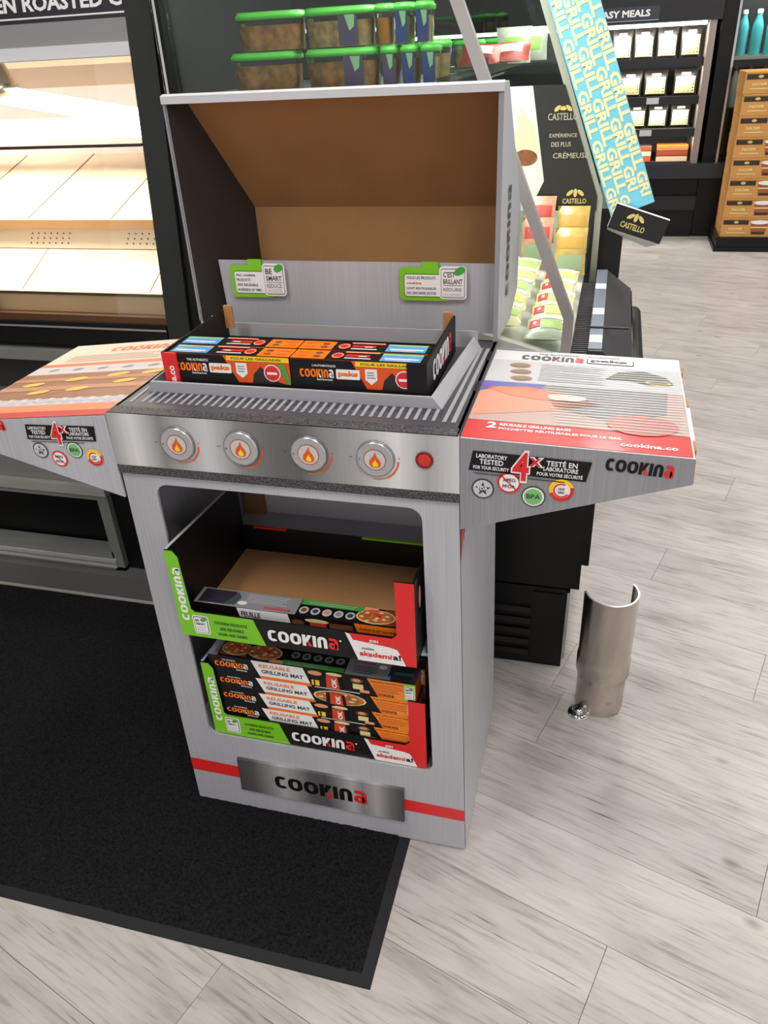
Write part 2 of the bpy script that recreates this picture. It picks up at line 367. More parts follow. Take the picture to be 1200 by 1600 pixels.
# ================================================================== SETTING
fl = MB().box(-2.6, 4.2, -2.6, 7.4, -.06, -.0045, M('floor_bed', (92, 86, 80), .8)).build('floor'); tag(fl, kind='structure', label='pale grey whitewashed wood plank floor')
PW, PL, ANG = .187, 1.22, math.radians(-17)
pm = MB().box(0, PL-.0010, 0, PW-.0010, 0, .0045, PLANK)
c17, s17 = math.cos(ANG), math.sin(ANG)
offs = {-2: .278, 0: .855, 2: 1.07, 3: .564}
first = None
for k in range(-9, 42):
    n0 = -.063 + PW*k
    t0 = offs.get(k, (k*.437) % PL) - 4*PL
    for j in range(9):
        t = t0 + j*PL
        x = t*c17 - n0*s17; y = t*s17 + n0*c17        # row start corner
        cx = (t+PL/2)*c17 - (n0+PW/2)*s17; cy = (t+PL/2)*s17 + (n0+PW/2)*c17
        if not (-1.35 < cx < 3.3 and -1.35 < cy < 6.7) or (cx < -.75 and cy < .75 and cy > -.2) or (cx < .15 and cy > 1.0) or cx > 2.2+.3*(cy+1): continue
        if first is None:
            first = pm.build('plank', fl, local=True); o = first
        else:
            o = first.copy(); COL.objects.link(o); o.parent = fl
        o.location = (x-WL[fl].x, y-WL[fl].y, -.0045-WL[fl].z); o.rotation_euler = (0, 0, ANG)
tag(MB().box(-2.6, 4.2, 6.9, 7.0, 0, CEIL, M('dark_wall', (30, 29, 30), .8)).build('wall_back'), kind='structure', label='dark back wall of the store')
tag(MB().box(-2.6, -2.5, -2.6, 6.9, 0, CEIL, M('dark_wall', (30, 29, 30), .8)).build('wall_left'), kind='structure', label='dark side wall of the store')
tag(MB().box(-2.6, 4.2, -2.6, 7.0, CEIL, CEIL+.05, M('dark_ceiling', (44, 43, 44), .9)).build('ceiling'), kind='structure', label='dark store ceiling')
for i, (x, y) in enumerate(LAMPS):
    t = thing('ceiling_lamp', 'long white ceiling lamp above ' + ('the chicken case front', 'the aisle before the grill', 'the cardboard grill', 'the aisle beside the steel guard', 'the far end of the cheese case', 'the open aisle floor', 'the far wall case', 'the carton tower')[i], 'lamp', (x, y, CEIL), group='ceiling lamps above the frame')
    MB().box(x-.17, x+.17, y-.62, y+.62, CEIL-.06, CEIL, M('lamp_housing', (210, 210, 210), .5)).build('housing', t)
    MB().box(x-.14, x+.14, y-.59, y+.59, CEIL-.075, CEIL-.06, LAMPM).build('diffuser', t)

# ================================================================== FLOOR MAT
MX0, MX1, MY0, MY1 = -1.28, .462, -.303, .600
mat = thing('floor_mat', 'black ribbed carpet floor mat with a flat rubber border under the cardboard grill', 'mat', (-.42, .15, 0))
RUB = M('mat_rubber', (30, 30, 33), .6, spec=.3)
CARP = M('mat_carpet', (29, 29, 31), .95, spec=.1, noise=(190, .75))
MB().hexa([(MX0, MY0, 0), (MX1, MY0, 0), (MX1, MY1, 0), (MX0, MY1, 0), (MX0, MY0+.002, .003), (MX1-.002, MY0+.002, .003), (MX1-.002, MY1, .003), (MX0, MY1, .003)], RUB).build('rubber_border', mat)
def pile(u, v):
    x = MX0 + (MX1-.022-MX0)*u; y = MY0+.022 + (MY1-.002-MY0-.022)*v
    e = min(u, 1-u, v, 1-v)
    return (x+random.uniform(-.001, .001), y+random.uniform(-.001, .001), .0032 if e == 0 else .0062+random.uniform(-.0016, .0016))
MB().grid(pile, 330, 168, CARP).build('carpet_pile', mat)

# ================================================================== CARDBOARD GRILL
Z0 = .004
H1 = .919
gr = thing('grill_display', 'silver cardboard barbecue grill display with raised lid and two side tables', 'display stand', (.28, .2, Z0))
def fx(x, z):                       # the box widens a little towards the floor
    k = 1-z/H1
    return x + k*(-.0105 + (.0255)*x/.56)
# front panel with a round-cornered opening
def front_panel():
    mb = MB(); x0, x1, z0, z1, r = .057, .503, .214, .793, .022
    inner = []; outer = []
    for cx, cz, st, oc in ((x1-r, z0+r, -90, (.56, Z0)), (x1-r, z1-r, 0, (.56, .813)), (x0+r, z1-r, 90, (0, .813)), (x0+r, z0+r, 180, (0, Z0))):
        for k in range(7):
            a = math.radians(st+k*15); inner.append((cx+r*math.cos(a), cz+r*math.sin(a))); outer.append(oc)
    n = len(inner)
    for y, flip in ((0, False), (.005, True)):
        V = [(fx(x, z), y, z) for x, z in inner] + [(fx(x, z), y, z) for x, z in outer]
        F = []
        for i in range(n):
            j = (i+1) % n
            q = (i, j, n+j, n+i) if outer[i] != outer[j] else (i, j, n+i)
            F.append(q if flip else q[::-1])
        mb.add(V, F, SILVER if not flip else KRAFT)
    V = [(fx(x, z), 0, z) for x, z in inner] + [(fx(x, z), .005, z) for x, z in inner]
    mb.add(V, [(i, (i+1) % n, n+(i+1) % n, n+i) for i in range(n)], SILVER)
    return mb.build('front_panel', gr)
fp = front_panel()
BD = .405
for nm, xa, xb in (('left', 0, .005), ('right', .555, .56)):
    mb = MB(); out = 'left' if nm == 'left' else 'right'; inn = 'right' if nm == 'left' else 'left'
    mb.hexa([(fx(xa, Z0), .005, Z0), (fx(xb, Z0), .005, Z0), (fx(xb, Z0), BD, Z0), (fx(xa, Z0), BD, Z0), (xa, .005, H1), (xb, .005, H1), (xb, BD, H1), (xa, BD, H1)], KRAFT, {out: SILVER, inn: SILVER, 'front': KRAFT})
    sp = mb.build('side_panel', gr)
    if nm == 'right':
        m2 = MB(); x_ = fx(.56, .73); d = D(m2, (x_+.0006, .0, 0), (0, 1, 0), (0, 0, 1))
        d.poly([(.006, .70), (.03, .745), (.03, .79), (.006, .75)], RED, 1); d.poly([(.03, .72), (.06, .79), (.03, .79)], BLACK, 1)
        m2.build('side_artwork', sp)
MB().hexa([(fx(.0, Z0), BD-.005, Z0), (fx(.56, Z0), BD-.005, Z0), (fx(.56, Z0), BD, Z0), (fx(0, Z0), BD, Z0), (0, BD-.005, H1), (.56, BD-.005, H1), (.56, BD, H1), (0, BD, H1)], SILVER, {'front': M('pale_grey_card', (236, 234, 236), .5)}).build('back_panel', gr)
MB().box(.008, .052, .385, .399, .22, .80, KRAFT).build('corner_flap', gr)
# shelves inside the cabinet
MB().box(.006, .554, .006, .399, .496, .502, SILVER).build('shelf', gr)
MB().box(.006, .554, .006, .399, .206, .212, SILVER).build('shelf', gr)
# deck
SLOTG = M('slot_grey_print', (150, 150, 156), .45)
dk = MB().box(-.001, .561, -.004, BD, H1-.005, H1, GRAPHITE, {'front': MESHP}).build('deck', gr)
mb = MB(); d = D(mb, (0, 0, H1+.0003), (1, 0, 0), (0, 1, 0))
d.rect(.002, -.003, .558, .022, MESHP, 1)
for i in range(36):
    x = .034+i*.01365
    d.poly([(x+.001, .042), (x+.0064, .042), (x+.0064, .084), (x+.001, .084)], SLOTG, 1); d.rect(x+.0064, .066, x+.0125, .084, DGREY, 1)
d.poly([(.529, .04), (.535, .04), (.541, .36), (.536, .36)], SLOTG, 1); d.poly([(.542, .04), (.549, .04), (.553, .36), (.547, .36)], SLOTG, 1)
d.poly([(.015, .04), (.021, .04), (.010, .36), (.005, .36)], SLOTG, 1)
for yy in (.16, .30): d.poly([(.5535, yy), (.5605, yy), (.5605, yy+.045), (.5535, yy+.04)], BLACK, 2)
mb.build('deck_artwork', dk)
# raised grey frame around the tray
FRG = M('frame_grey_card', (168, 168, 174), .5); F1 = MB()
F1.hexa([(.036, .085, H1), (.503, .085, H1), (.503, .090, H1), (.036, .090, H1), (.036, .083, H1+.019), (.503, .083, H1+.019), (.503, .088, H1+.019), (.036, .088, H1+.019)], FRG)
F1.hexa([(.503, .085, H1), (.520, .085, H1), (.536, .365, H1), (.522, .365, H1), (.503, .083, H1+.019), (.506, .083, H1+.019), (.525, .365, H1+.019), (.522, .365, H1+.019)], FRG)
F1.hexa([(.025, .085, H1), (.036, .085, H1), (.030, .365, H1), (.018, .365, H1), (.033, .083, H1+.019), (.036, .083, H1+.019), (.030, .365, H1+.019), (.027, .365, H1+.019)], FRG)
F1.hexa([(.020, .363, H1), (.530, .363, H1), (.530, .372, H1), (.020, .372, H1), (.020, .363, H1+.03), (.530, .363, H1+.03), (.530, .366, H1+.03), (.020, .366, H1+.03)], FRG)
F1.build('tray_frame', gr)
# control panel
cp = MB().hexa([(-.003, -.006, .828), (.563, -.006, .828), (.563, 0, .828), (-.003, 0, .828), (-.002, -.004, H1), (.562, -.004, H1), (.562, 0, H1), (-.002, 0, H1)], grad_mat('control_steel_print', -.28, .28, [(0, 170), (.07, 226), (.16, 140), (.25, 190), (.30, 210), (.40, 136), (.5, 108), (.57, 102), (.66, 150), (.74, 176), (.84, 232), (.92, 176), (1, 214)])).build('control_panel', gr)
ms = MB().box(-.002, .5625, -.0052, 0, .812, .828, MESHP).build('mesh_strip', gr)
KN = M('knob_silver', (206, 206, 210), .25, .6); KE = M('knob_edge', (150, 148, 150), .3, .7)
for i, (x, z) in enumerate(((.118, .8745), (.226, .8755), (.336, .8755), (.439, .8755))):
    k = MB(); k.cyl((x, -.0055, z), (x, -.0095, z), .0295, .0285, 36, KE); k.cyl((x, -.0095, z), (x, -.0105, z), .0275, .0265, 36, KN)
    ko = k.build('knob', gr)
    m2 = MB(); d = D(m2, (x, -.0107, z), (1, 0, 0), (0, 0, 1)); d.ring(0, 0, .0165, .0012, M('copper_print', (170, 86, 40), .4), 1); d.ell(0, 0, .0158, .0158, M('knob_centre', (214, 212, 212), .3, .3), 1, 28)
    d.ell(-.0235, 0, .0012, .0012, DGREY, 1, 8); m2.build('knob_face', ko)
    m2 = MB(); d = D(m2, (x, -.0112, z), (1, 0, 0), (0, 0, 1)); flame(d, .0, -.0125, .026, DORANGE, 1); flame(d, .0005, -.0110, .013, YELLOW, 2); m2.build('flame_mark', ko)
    m2 = MB(); d = D(m2, (x, -.0058, z), (1, 0, 0), (0, 0, 1)); d.ring(0, 0, .0345, .0016, ORANGE, 1, 262, 300); d.ring(0, 0, .0345, .0024, DORANGE, 1, 300, 355); d.rect(-.041, -.0005, -.036, .0005, DGREY, 1); d.rect(.034, .002, .037, .0035, RED, 1)
    m2.build('heat_scale', ko)
k = MB().cyl((.512, -.0055, .879), (.512, -.0075, .879), .0135, .013, 24, M('indicator_ring', (120, 30, 26), .4)); k.cyl((.512, -.0075, .879), (.512, -.0082, .879), .0095, .008, 20, M('indicator_red', (205, 52, 40), .3)); k.build('indicator_light', gr)
# stripe and name plate
mb = MB(); d = D(mb, (0, -.0003, 0), (1, 0, 0), (0, 0, 1)); d.poly([(fx(0, .1)+.0004, .094), (fx(.56, .1)-.0006, .090), (fx(.56, .1)-.0006, .121), (fx(0, .1)+.0004, .129)], RED, 1); mb.build('red_stripe', gr)
npl = MB().hexa([(.101, -.006, .064), (.453, -.006, .060), (.453, 0, .060), (.101, 0, .064), (.104, -.006, .158), (.455, -.006, .156), (.455, 0, .156), (.104, 0, .158)], grad_mat('plate_steel_print', -.18, .175, [(0, 78), (.1, 96), (.2, 150), (.28, 190), (.36, 160), (.45, 104), (.55, 96), (.63, 150), (.70, 196), (.76, 150), (.84, 190), (.92, 130), (1, 84)])).build('name_plate', gr, bevel=.001)
mb = MB(); D(mb, (0, -.0063, 0), (1, 0, 0), (0, 0, 1)).logo(.182, .093, .196, .036, BLACK, RED, 1); mb.build('lettering', npl)

# ---- side tables
def badge_row(d, xs, zs, r):
    """four round test badges: star mark, two crossed-out substances, temperature"""
    (x, z) = (xs[0], zs[0]); d.ell(x, z, r, r, DGREY, 2); d.ell(x, z, r*.86, r*.86, LGREY, 3); d.poly([(x-r*.7, z+r*.2), (x+r*.7, z+r*.2), (x+r*.25, z-r*.15), (x+r*.35, z-r*.6), (x, z-r*.3), (x-r*.35, z-r*.6), (x-r*.25, z-r*.15)], DGREY, 4); d.text('FDA', x, z-r*.12, r*.34, WHITE, 5, align='c'); d.poly([(x-r*.14, z+r*.3), (x+r*.14, z+r*.3), (x, z+r*.72)], DGREY, 4)
    (x, z) = (xs[1], zs[1]); d.ell(x, z, r*1.03, r*1.03, RED, 2); d.ell(x, z, r*.84, r*.84, WHITE, 3); d.text('APEO', x, z+r*.12, r*.34, DGREY, 5, align='c', width=r*1.1); d.text('PFOA', x, z-r*.5, r*.34, DGREY, 5, align='c', width=r*1.1); V, F = stroke([(x-r*.62, z+r*.62), (x+r*.62, z-r*.62)], r*.12); d.mb.add([d.p(a, b, 4) for a, b in V], F, RED)
    (x, z) = (xs[2], zs[2]); d.ell(x, z, r*1.03, r*1.03, DGREY, 2); d.ell(x, z, r*.92, r*.92, WHITE, 3); d.ell(x, z, r*.78, r*.78, M('badge_green', (120, 190, 110), .4), 4); d.text('BPA', x, z-r*.2, r*.46, DGREY, 5, align='c', width=r*1.2)
    (x, z) = (xs[3], zs[3]); d.ell(x, z, r*1.06, r*1.06, YELLOW, 2); d.ring(x, z, r*.9, r*.28, RED, 3, 200, 380); d.ell(x, z, r*.74, r*.74, WHITE, 4); d.ring(x, z, r*.62, r*.14, RED, 5, 60, 330); d.text('550F', x, z+r*.04, r*.22, DGREY, 6, align='c'); d.text('288C', x, z-r*.28, r*.22, DGREY, 6, align='c')
def lab_banner(d, a, b, wd, h, tilt):
    q = D(d.mb, d.O + d.u*a + d.v*b, d.u*math.cos(tilt)+d.v*math.sin(tilt), d.v*math.cos(tilt)-d.u*math.sin(tilt))
    q.poly([(0, 0), (wd*.97, 0), (wd, h), (wd*.03, h)], BLACK, 2); q.rect(wd*.05, -h*.16, wd*.8, -h*.11, DGREY, 2)
    q.text('LABORATORY', wd*.06, h*.68, h*.21, WHITE, 3, width=wd*.26); q.text('TESTED', wd*.09, h*.37, h*.26, WHITE, 3, width=wd*.20); q.text('FOR YOUR SECURITY', wd*.04, h*.10, h*.18, WHITE, 3, width=wd*.30)
    q.text('TESTÉ EN', wd*.64, h*.62, h*.32, WHITE, 3, width=wd*.25); q.text('LABORATOIRE', wd*.62, h*.36, h*.22, WHITE, 3, width=wd*.28); q.text('POUR VOTRE SÉCURITÉ', wd*.57, h*.10, h*.22, WHITE, 3, width=wd*.37)
    q.text('4', wd*.355, -h*.38, h*1.66, WHITE, 4, width=wd*.16, bold=.06); q.text('4', wd*.368, -h*.27, h*1.44, RED, 5, width=wd*.135, bold=.03); q.text('x', wd*.50, h*.5, h*.5, WHITE, 5, bold=.05); q.text('x', wd*.505, h*.53, h*.42, RED, 6, bold=.02)
FASCIA = ramp_mat('fascia_brushed_card', [(.3, (128, 128, 134)), (.7, (152, 152, 158))], 3, (1.2, 1, .15), .42, 0, ((400, 400, 5), .14))
GLOSSY = .16
def gm(n, c): return M('gloss_'+n, c, .42, coat=.12)
# right table
rt = thing('side_table', None, None, (.72, .19, .9)); rt.parent = gr; rt.location = Vector((.72, .19, .9))-WL[gr]
XA, XB, TD = .564, .874, .377
def tz(x, y): return .918 - .0242*(x-XA) - .01326*y
prof = [(XA, .766), (.876, .872), (XB, .9100), (XA, .9172)]
mb = MB().prism(prof, xz, -.004, 0, FASCIA).build('fascia', rt)
m2 = MB(); d = D(m2, (XA, -.0045, 0), (1, 0, 0), (0, 0, 1))
lab_banner(d, .012, .869, .168, .031, -.03); badge_row(d, (.033, .070, .105, .143), (.840, .853, .834, .848), .0165); d.logo(.198, .885, .088, .0185, BLACK, RED, 2, -.06)
m2.build('fascia_print', mb)
MB().prism([(XA, .80), (.876, .868), (XB, .9), (XA, .9165)], xz, TD-.004, TD, FASCIA).build('fascia', rt)
tp = MB().hexa([(XA, 0, tz(XA, 0)-.004), (XB, 0, tz(XB, 0)-.004), (XB, TD, tz(XB, TD)-.004), (XA, TD, tz(XA, TD)-.004), (XA, -.004, tz(XA, 0)), (XB, -.004, tz(XB, 0)), (XB, TD, tz(XB, TD)), (XA, TD, tz(XA, TD))], WHITE).build('table_top', rt)
en = MB().hexa([(.872, -.003, .873), (.877, -.003, .873), (.877, TD, .870), (.872, TD, .870), (.870, -.003, .9075), (.875, -.003, .9085), (.875, TD, .9045), (.870, TD, .9035)], KRAFT).build('end_flap', rt)
for y0 in (.022, .175, .315): MB().box(.866, .8775, y0, y0+.028, .890, .9100-.0135*y0, KRAFTD).build('tab', rt)
for y0 in (.055,): MB().box(.866, .8776, y0, y0+.11, .8955, .9098, WHITE).build('locking_tab', rt)
m2 = MB()
uu = Vector((XB-XA, 0, tz(XB, .19)-tz(XA, .19))); vv = Vector((0, 1, (tz(.72, TD)-tz(.72, 0))/TD))
d = D(m2, (XA, 0, tz(XA, 0)+.0002), uu, vv); Wd = .308
d.rect(0, 0, Wd, TD, gm('white', (206, 205, 208)), 1)
d.rect(0, -.002, Wd, .075, gm('red', (196, 36, 36)), 2); d.rect(0, .060, Wd, .215, gm('rose_grey', (176, 150, 144)), 3)
d.poly([(0, .075), (.11, .11), (.19, .145), (.16, .165), (.06, .16), (0, .2)], gm('skin', (206, 138, 114)), 4); d.poly([(0, .19), (.07, .2), (.13, .185), (.16, .165), (.10, .15), (.05, .16)], gm('orange_cuff', (208, 122, 92)), 5)
d.poly([(0, .215), (0, .17), (.03, .195), (.085, .175), (.10, .215)], gm('violet', (92, 88, 160)), 5); d.poly([(.085, .215), (.12, .125), (.2, .09), (.28, .13), (.285, .215)], gm('smoke', (128, 126, 128)), 4)
d.ell(.245, .085, .05, .035, gm('rust', (176, 112, 102)), 5); d.ell(.135, .165, .03, .012, gm('pale_green', (196, 206, 186)), 6)
d.rect(0, .215, Wd, .322, gm('silver', (182, 182, 186)), 2)
for i, q in enumerate((.298, .268, .238)): d.ell(.050+.004*i, q, .018, .012, gm('mince', (160, 94, 74)), 3); d.ell(.050+.004*i, q, .013, .008, gm('mince_inner', (120, 110, 80)), 4)
for i in range(11): d.rect(.085, .232+.0075*i, .19-.004*(i % 3), .2345+.0075*i, gm('mid', (140, 140, 146)), 3)
d.poly([(.19, .26), (.21, .295), (.25, .308), (.285, .285), (.296, .255), (.26, .245), (.23, .26)], gm('bag', (92, 92, 86)), 4); d.ell(.272, .256, .02, .009, GOLD, 5); d.ell(.272, .256, .016, .006, gm('bag', (92, 92, 86)), 6)
d.text('THE AUTHENTIC', .075, .358, .007, DGREY, 3); d.text("L'AUTHENTIQUE", .155, .358, .007, DGREY, 3)
d.logo(.048, .330, .105, .022, DGREY, RED, 3); d.rrect(.158, .329, .236, .354, .004, DGREY, 3); d.rrect(.160, .3305, .234, .3525, .003, gm('white', (206, 205, 208)), 4); d.text('paks', .165, .3335, .016, DGREY, 5, width=.06, bold=.04)
d.text('2', .030, .034, .021, WHITE, 4, bold=.03); d.text('REUSABLE GRILLING BAGS', .048, .044, .009, WHITE, 4, width=.10); d.text('POCHETTES RÉUTILISABLES POUR LE GRIL', .048, .031, .009, WHITE, 4, width=.17); d.text('cookina.co', .215, .012, .012, WHITE, 4, width=.075)
for i in range(26): d.rect(.10+.002*abs(13-i), .062+i*.0100, Wd-.004, .0636+i*.0100, gm('painted_glare', (206, 204, 206)), 7)  # banded glare on the table top, painted as pale lines over the print
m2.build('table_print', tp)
# left table
lt = thing('side_table', None, None, (-.16, .19, .9)); lt.parent = gr; lt.location = Vector((-.16, .19, .9))-WL[gr]
LA, LB = -.004, -.315
def lz(x): return .913 - (LA-x)*.105
mb = MB().prism([(LA, .764), (LA, lz(LA)), (LB, lz(LB)), (LB, .850)], xz, -.004, 0, SILVER).build('fascia', lt)
m2 = MB(); d = D(m2, (LB, -.0045, 0), (1, 0, 0), (0, 0, 1)); tl = math.radians(-2)
lab_banner(d, .152, .860, .136, .027, .045); badge_row(d, (.171, .204, .238, .273), (.841, .828, .847, .836), .0145); d.logo(.026, .866, .088, .0185, BLACK, RED, 2, .08)
m2.build('fascia_print', mb)
MB().prism([(LA, .80), (LA, lz(LA)), (LB, lz(LB)), (LB, .850)], xz, TD-.004, TD, SILVER).build('fascia', lt)
MB().hexa([(LB, 0, .850), (LB+.004, 0, .850), (LB+.004, TD, .850), (LB, TD, .850), (LB, 0, lz(LB)), (LB+.004, 0, lz(LB)), (LB+.004, TD, lz(LB)), (LB, TD, lz(LB))], SILVER).build('end_flap', lt)
tp = MB().hexa([(LB, 0, lz(LB)-.004), (LA, 0, lz(LA)-.004), (LA, TD, lz(LA)-.004), (LB, TD, lz(LB)-.004), (LB, -.004, lz(LB)), (LA, -.004, lz(LA)), (LA, TD, lz(LA)), (LB, TD, lz(LB))], WHITE).build('table_top', lt)
m2 = MB(); d = D(m2, (LB, 0, lz(LB)+.0005), (LA-LB, 0, lz(LA)-lz(LB)), (0, 1, 0)); Wd = .3125
d.rect(0, 0, Wd, TD, gm('peach_white', (240, 214, 196)), 1); d.rect(0, -.002, Wd, .022, gm('red', (196, 36, 36)), 2); d.rect(0, .022, Wd, .05, gm('salmon', (232, 132, 88)), 2); d.rect(0, .05, Wd, .078, gm('lilac_grey', (190, 184, 196)), 2)
for i in range(11): d.rect(.008+i*.028, .052, .018+i*.028, .080, gm('white', (206, 205, 208)), 3)
d.rect(0, .062, Wd, .068, gm('white', (206, 205, 208)), 3)
d.rect(0, .078, Wd, .205, gm('roast', (150, 96, 66)), 2); d.rect(0, .12, Wd, .14, gm('roast_light', (186, 128, 94)), 3); d.rect(0, .165, Wd, .18, gm('roast_light', (186, 128, 94)), 3)
for a, b in ((.06, .15), (.14, .17), (.175, .12), (.22, .185), (.255, .15), (.29, .19), (.10, .11)): d.ell(a, b, .022, .009, gm('corn', (234, 186, 74)), 4, 12, .25)
d.rect(0, .205, Wd, .245, gm('grey_white', (206, 200, 204)), 2)
for i in range(5): d.ell(.05+i*.055, .226, .012, .006, gm('mid', (140, 140, 146)), 3, 10, .3)
d.rect(0, .245, Wd, .262, gm('coral', (238, 120, 84)), 2); d.lines(.04, .27, .29, .31, 4, gm('tan_line', (176, 150, 130)), 2, .35)
d.logo(.11, .325, .15, .026, gm('coral', (238, 120, 84)), RED, 2)
m2.build('table_print', tp)

# ---- raised lid
hood = thing('lid', None, None, (.27, .49, .93)); hood.parent = gr; hood.location = Vector((.27, .49, .93))-WL[gr]
HY0, HY1, HT = .385, .600, 1.335
def xl(y): return -.024 + (y-HY0)/(HY1-HY0)*.046
def xr(y): return .562 + (y-HY0)/(HY1-HY0)*.010
HP = [(HY0, .925), (HY0, HT), (.432, HT), (HY1, 1.118), (HY1, .965), (.52, .925)]
for side in ('left', 'right'):
    mb = MB(); X = xl if side == 'left' else xr; s_ = 1 if side == 'left' else -1; n = len(HP)
    A = [(X(y), y, z) for y, z in HP]; B = [(X(y)+s_*.005, y, z) for y, z in HP]
    mb.add(A, [tuple(range(n))], SILVER); mb.add(B, [tuple(range(n))], DARKIN); mb.add(A+B, [(i, (i+1) % n, n+(i+1) % n, n+i) for i in range(n)], SILVER)
    so = mb.build('lid_side', hood)
    if side == 'right':
        m2 = MB(); d = D(m2, (xr(HY0)+.0012, HY0, 0), (.010, .215, 0), (0, 0, 1)); d.logo(.095, .985, .19, .026, DGREY, DGREY, 1, math.pi/2); m2.build('lettering', so)
        MB().box(xr(HY0)-.0075, xr(HY0)+.0005, HY0-.003, HY0+.001, .925, HT-.004, GREYP).build('edge_fold', hood)
    else:
        MB().box(xl(HY0)-.0005, xl(HY0)+.0035, HY0-.003, HY0+.001, .945, HT-.004, GREYP).build('edge_fold', hood)
        MB().box(.002, .014, HY0-.004, HY0-.001, .925, .955, KRAFT).build('hinge_tab', hood)
def slab(name, y0, z0, y1, z1, ny, nz, inner, outer):
    t = .004; mb = MB()
    a = [(xl(y0)+.005, y0, z0), (xr(y0)-.005, y0, z0), (xr(y1)-.005, y1, z1), (xl(y1)+.005, y1, z1)]
    b = [(x, y+ny*t, z+nz*t) for x, y, z in a]
    mb.add(a, [(0, 1, 2, 3)], inner); mb.add(b, [(3, 2, 1, 0)], outer); mb.add(a+b, [(i, (i+1) % 4, 4+(i+1) % 4, 4+i) for i in range(4)], outer)
    return mb.build(name, hood)
slab('lid_top', HY0, HT-.004, .432, HT-.004, 0, 1, KRAFTD, SILVER)
slab('lid_slope', .432, HT-.004, HY1-.002, 1.118, .79, .61, KRAFTD, SILVER)
slab('lid_back', HY1-.002, 1.118, HY1-.002, .945, 1, 0, KRAFT, SILVER)
rim = MB(); rim.hexa([(xl(HY0)-.001, HY0-.006, HT-.012), (xr(HY0)+.001, HY0-.006, HT-.012), (xr(HY0)+.001, HY0+.002, HT-.012), (xl(HY0)-.001, HY0+.002, HT-.012), (xl(HY0)-.001, HY0-.006, HT), (xr(HY0)+.001, HY0-.006, HT), (xr(HY0)+.001, HY0+.004, HT+.003), (xl(HY0)-.001, HY0+.004, HT+.003)], LGREY); rim.build('lid_rim', hood, bevel=.0015)
MB().hexa([(.012, .440, .92), (.552, .440, .92), (.552, .444, .92), (.012, .444, .92), (.006, .440, 1.048), (.558, .440, 1.048), (.558, .444, 1.048), (.006, .444, 1.048)], SILVER).build('backsplash', hood)

# ================================================================== SHELF TALKERS on the backsplash
def talker(x0, x1, z0, z1, label, L1, big, lines):
    t = thing('shelf_talker', label, 'label', ((x0+x1)/2, .43, z0), group='green shelf talkers in the lid')
    MB().box(x0+(x1-x0)*.34, x0+(x1-x0)*.58, .434, .439, z1-.008, z1+.010, GREEN).build('hanging_tab', t)
    wd = x1-x0; h = z1-z0; mb = MB()
    d = D(mb, (x0, .4320, z0), (1, 0, 0), (0, 0, 1)); y = .4322
    def plate(a0, b0, a1, b1, r, m, back, yy):
        pts = []
        for cx, cy, st in ((a1-r, b0+r, -90), (a1-r, b1-r, 0), (a0+r, b1-r, 90), (a0+r, b0+r, 180)):
            pts += [(x0+cx+r*math.cos(math.radians(st+k*30)), z0+cy+r*math.sin(math.radians(st+k*30))) for k in range(4)]
        return MB().prism(pts, xz, yy, yy+.0015, m).build('plate', t)
    pl = plate(0, 0, wd*.78, h, .008, GREEN, 0, .4325); p2 = plate(wd*.60, .004, wd, h+.004, .007, WHITE, 0, .4305)
    d.rrect(wd*.07, h*.12, wd*.68, h*.82, .005, DGREY, 1); d.rrect(wd*.08, h*.14, wd*.67, h*.80, .004, WHITE, 2)
    for i, s_ in enumerate(L1): d.text(s_, wd*.11, h*(.66-.155*i), h*.085, DGREY if s_ != 'cookina' else RED, 3, width=min(wd*.44, len(s_)*wd*.032))
    mb.build('lettering', pl)
    mb = MB(); d = D(mb, (x0, .4302, z0), (1, 0, 0), (0, 0, 1)); d.rrect(wd*.625, h*.12, wd*.975, h*1.0, .004, DGREY, 1); d.rrect(wd*.632, h*.14, wd*.968, h*.98, .003, WHITE, 2)
    d.text(big[0], wd*.66, h*.74, h*.17, DGREY, 3, width=wd*(.12 if len(big[0]) < 4 else .17)); d.text(big[1], wd*.66, h*.54, h*.15, DGREY, 3, width=wd*.28)
    d.rect(wd*.66, h*.49, wd*.94, h*.505, DGREY, 3); d.text(lines[0], wd*.66, h*.32, h*.13, GREYP, 3, width=wd*.27); d.text(lines[1], wd*.66, h*.17, h*.11, LGREY, 3, width=wd*.27)
    d.ell(wd*.90, h*.93, wd*.09, h*.11, DGREEN, 4, 12, .5); mb.build('lettering', p2)
talker(.031, .146, .979, 1.041, 'green and white tag reading BE SMART, at the left inside the lid', ['ALL cookina', 'PRODUCTS', 'ARE REUSABLE', 'HUNDREDS OF TIMES'], ('BE', 'SMART'), ('REDUCE', 'WASTE'))
talker(.372, .498, .981, 1.041, 'green and white tag with French text, at the right inside the lid', ['TOUS LES PRODUITS', 'cookina', 'SONT RÉUTILISABLES', 'DES CENTAINES DE FOIS'], ("C'EST", 'BRILLANT'), ('RÉDUIRE', 'LES DÉCHETS'))

# ================================================================== TOP TRAY
tr = thing('display_tray', 'black cardboard tray on top of the grill deck with a red corner flap', 'tray', (.275, .22, .921), group='cardboard display trays')
TX0, TX1, TY0, TY1, TZ, TT = .056, .495, .096, .335, .921, .985
MB().box(TX0, TX1, TY0, TY1, TZ, TZ+.004, BLACK, {'top': KRAFTD}).build('bottom', tr)
for xa in (TX0, TX1-.004):
    wo = MB().box(xa, xa+.004, TY0, TY1, TZ, TT, BLACK).build('side_wall', tr)
m2 = MB(); d = D(m2, (TX1+.0003, TY0, TZ), (0, 1, 0), (0, 0, 1)); d.logo(.045, .018, .15, .034, WHITE, RED, 1); m2.build('lettering', wo)
MB().box(TX0, TX1, TY1-.004, TY1, TZ, TZ+.012, BLACK).build('back_wall', tr)
MB().box(TX0, TX1, TY0, TY0+.003, TZ, TZ+.018, BLACK).build('front_lip', tr)
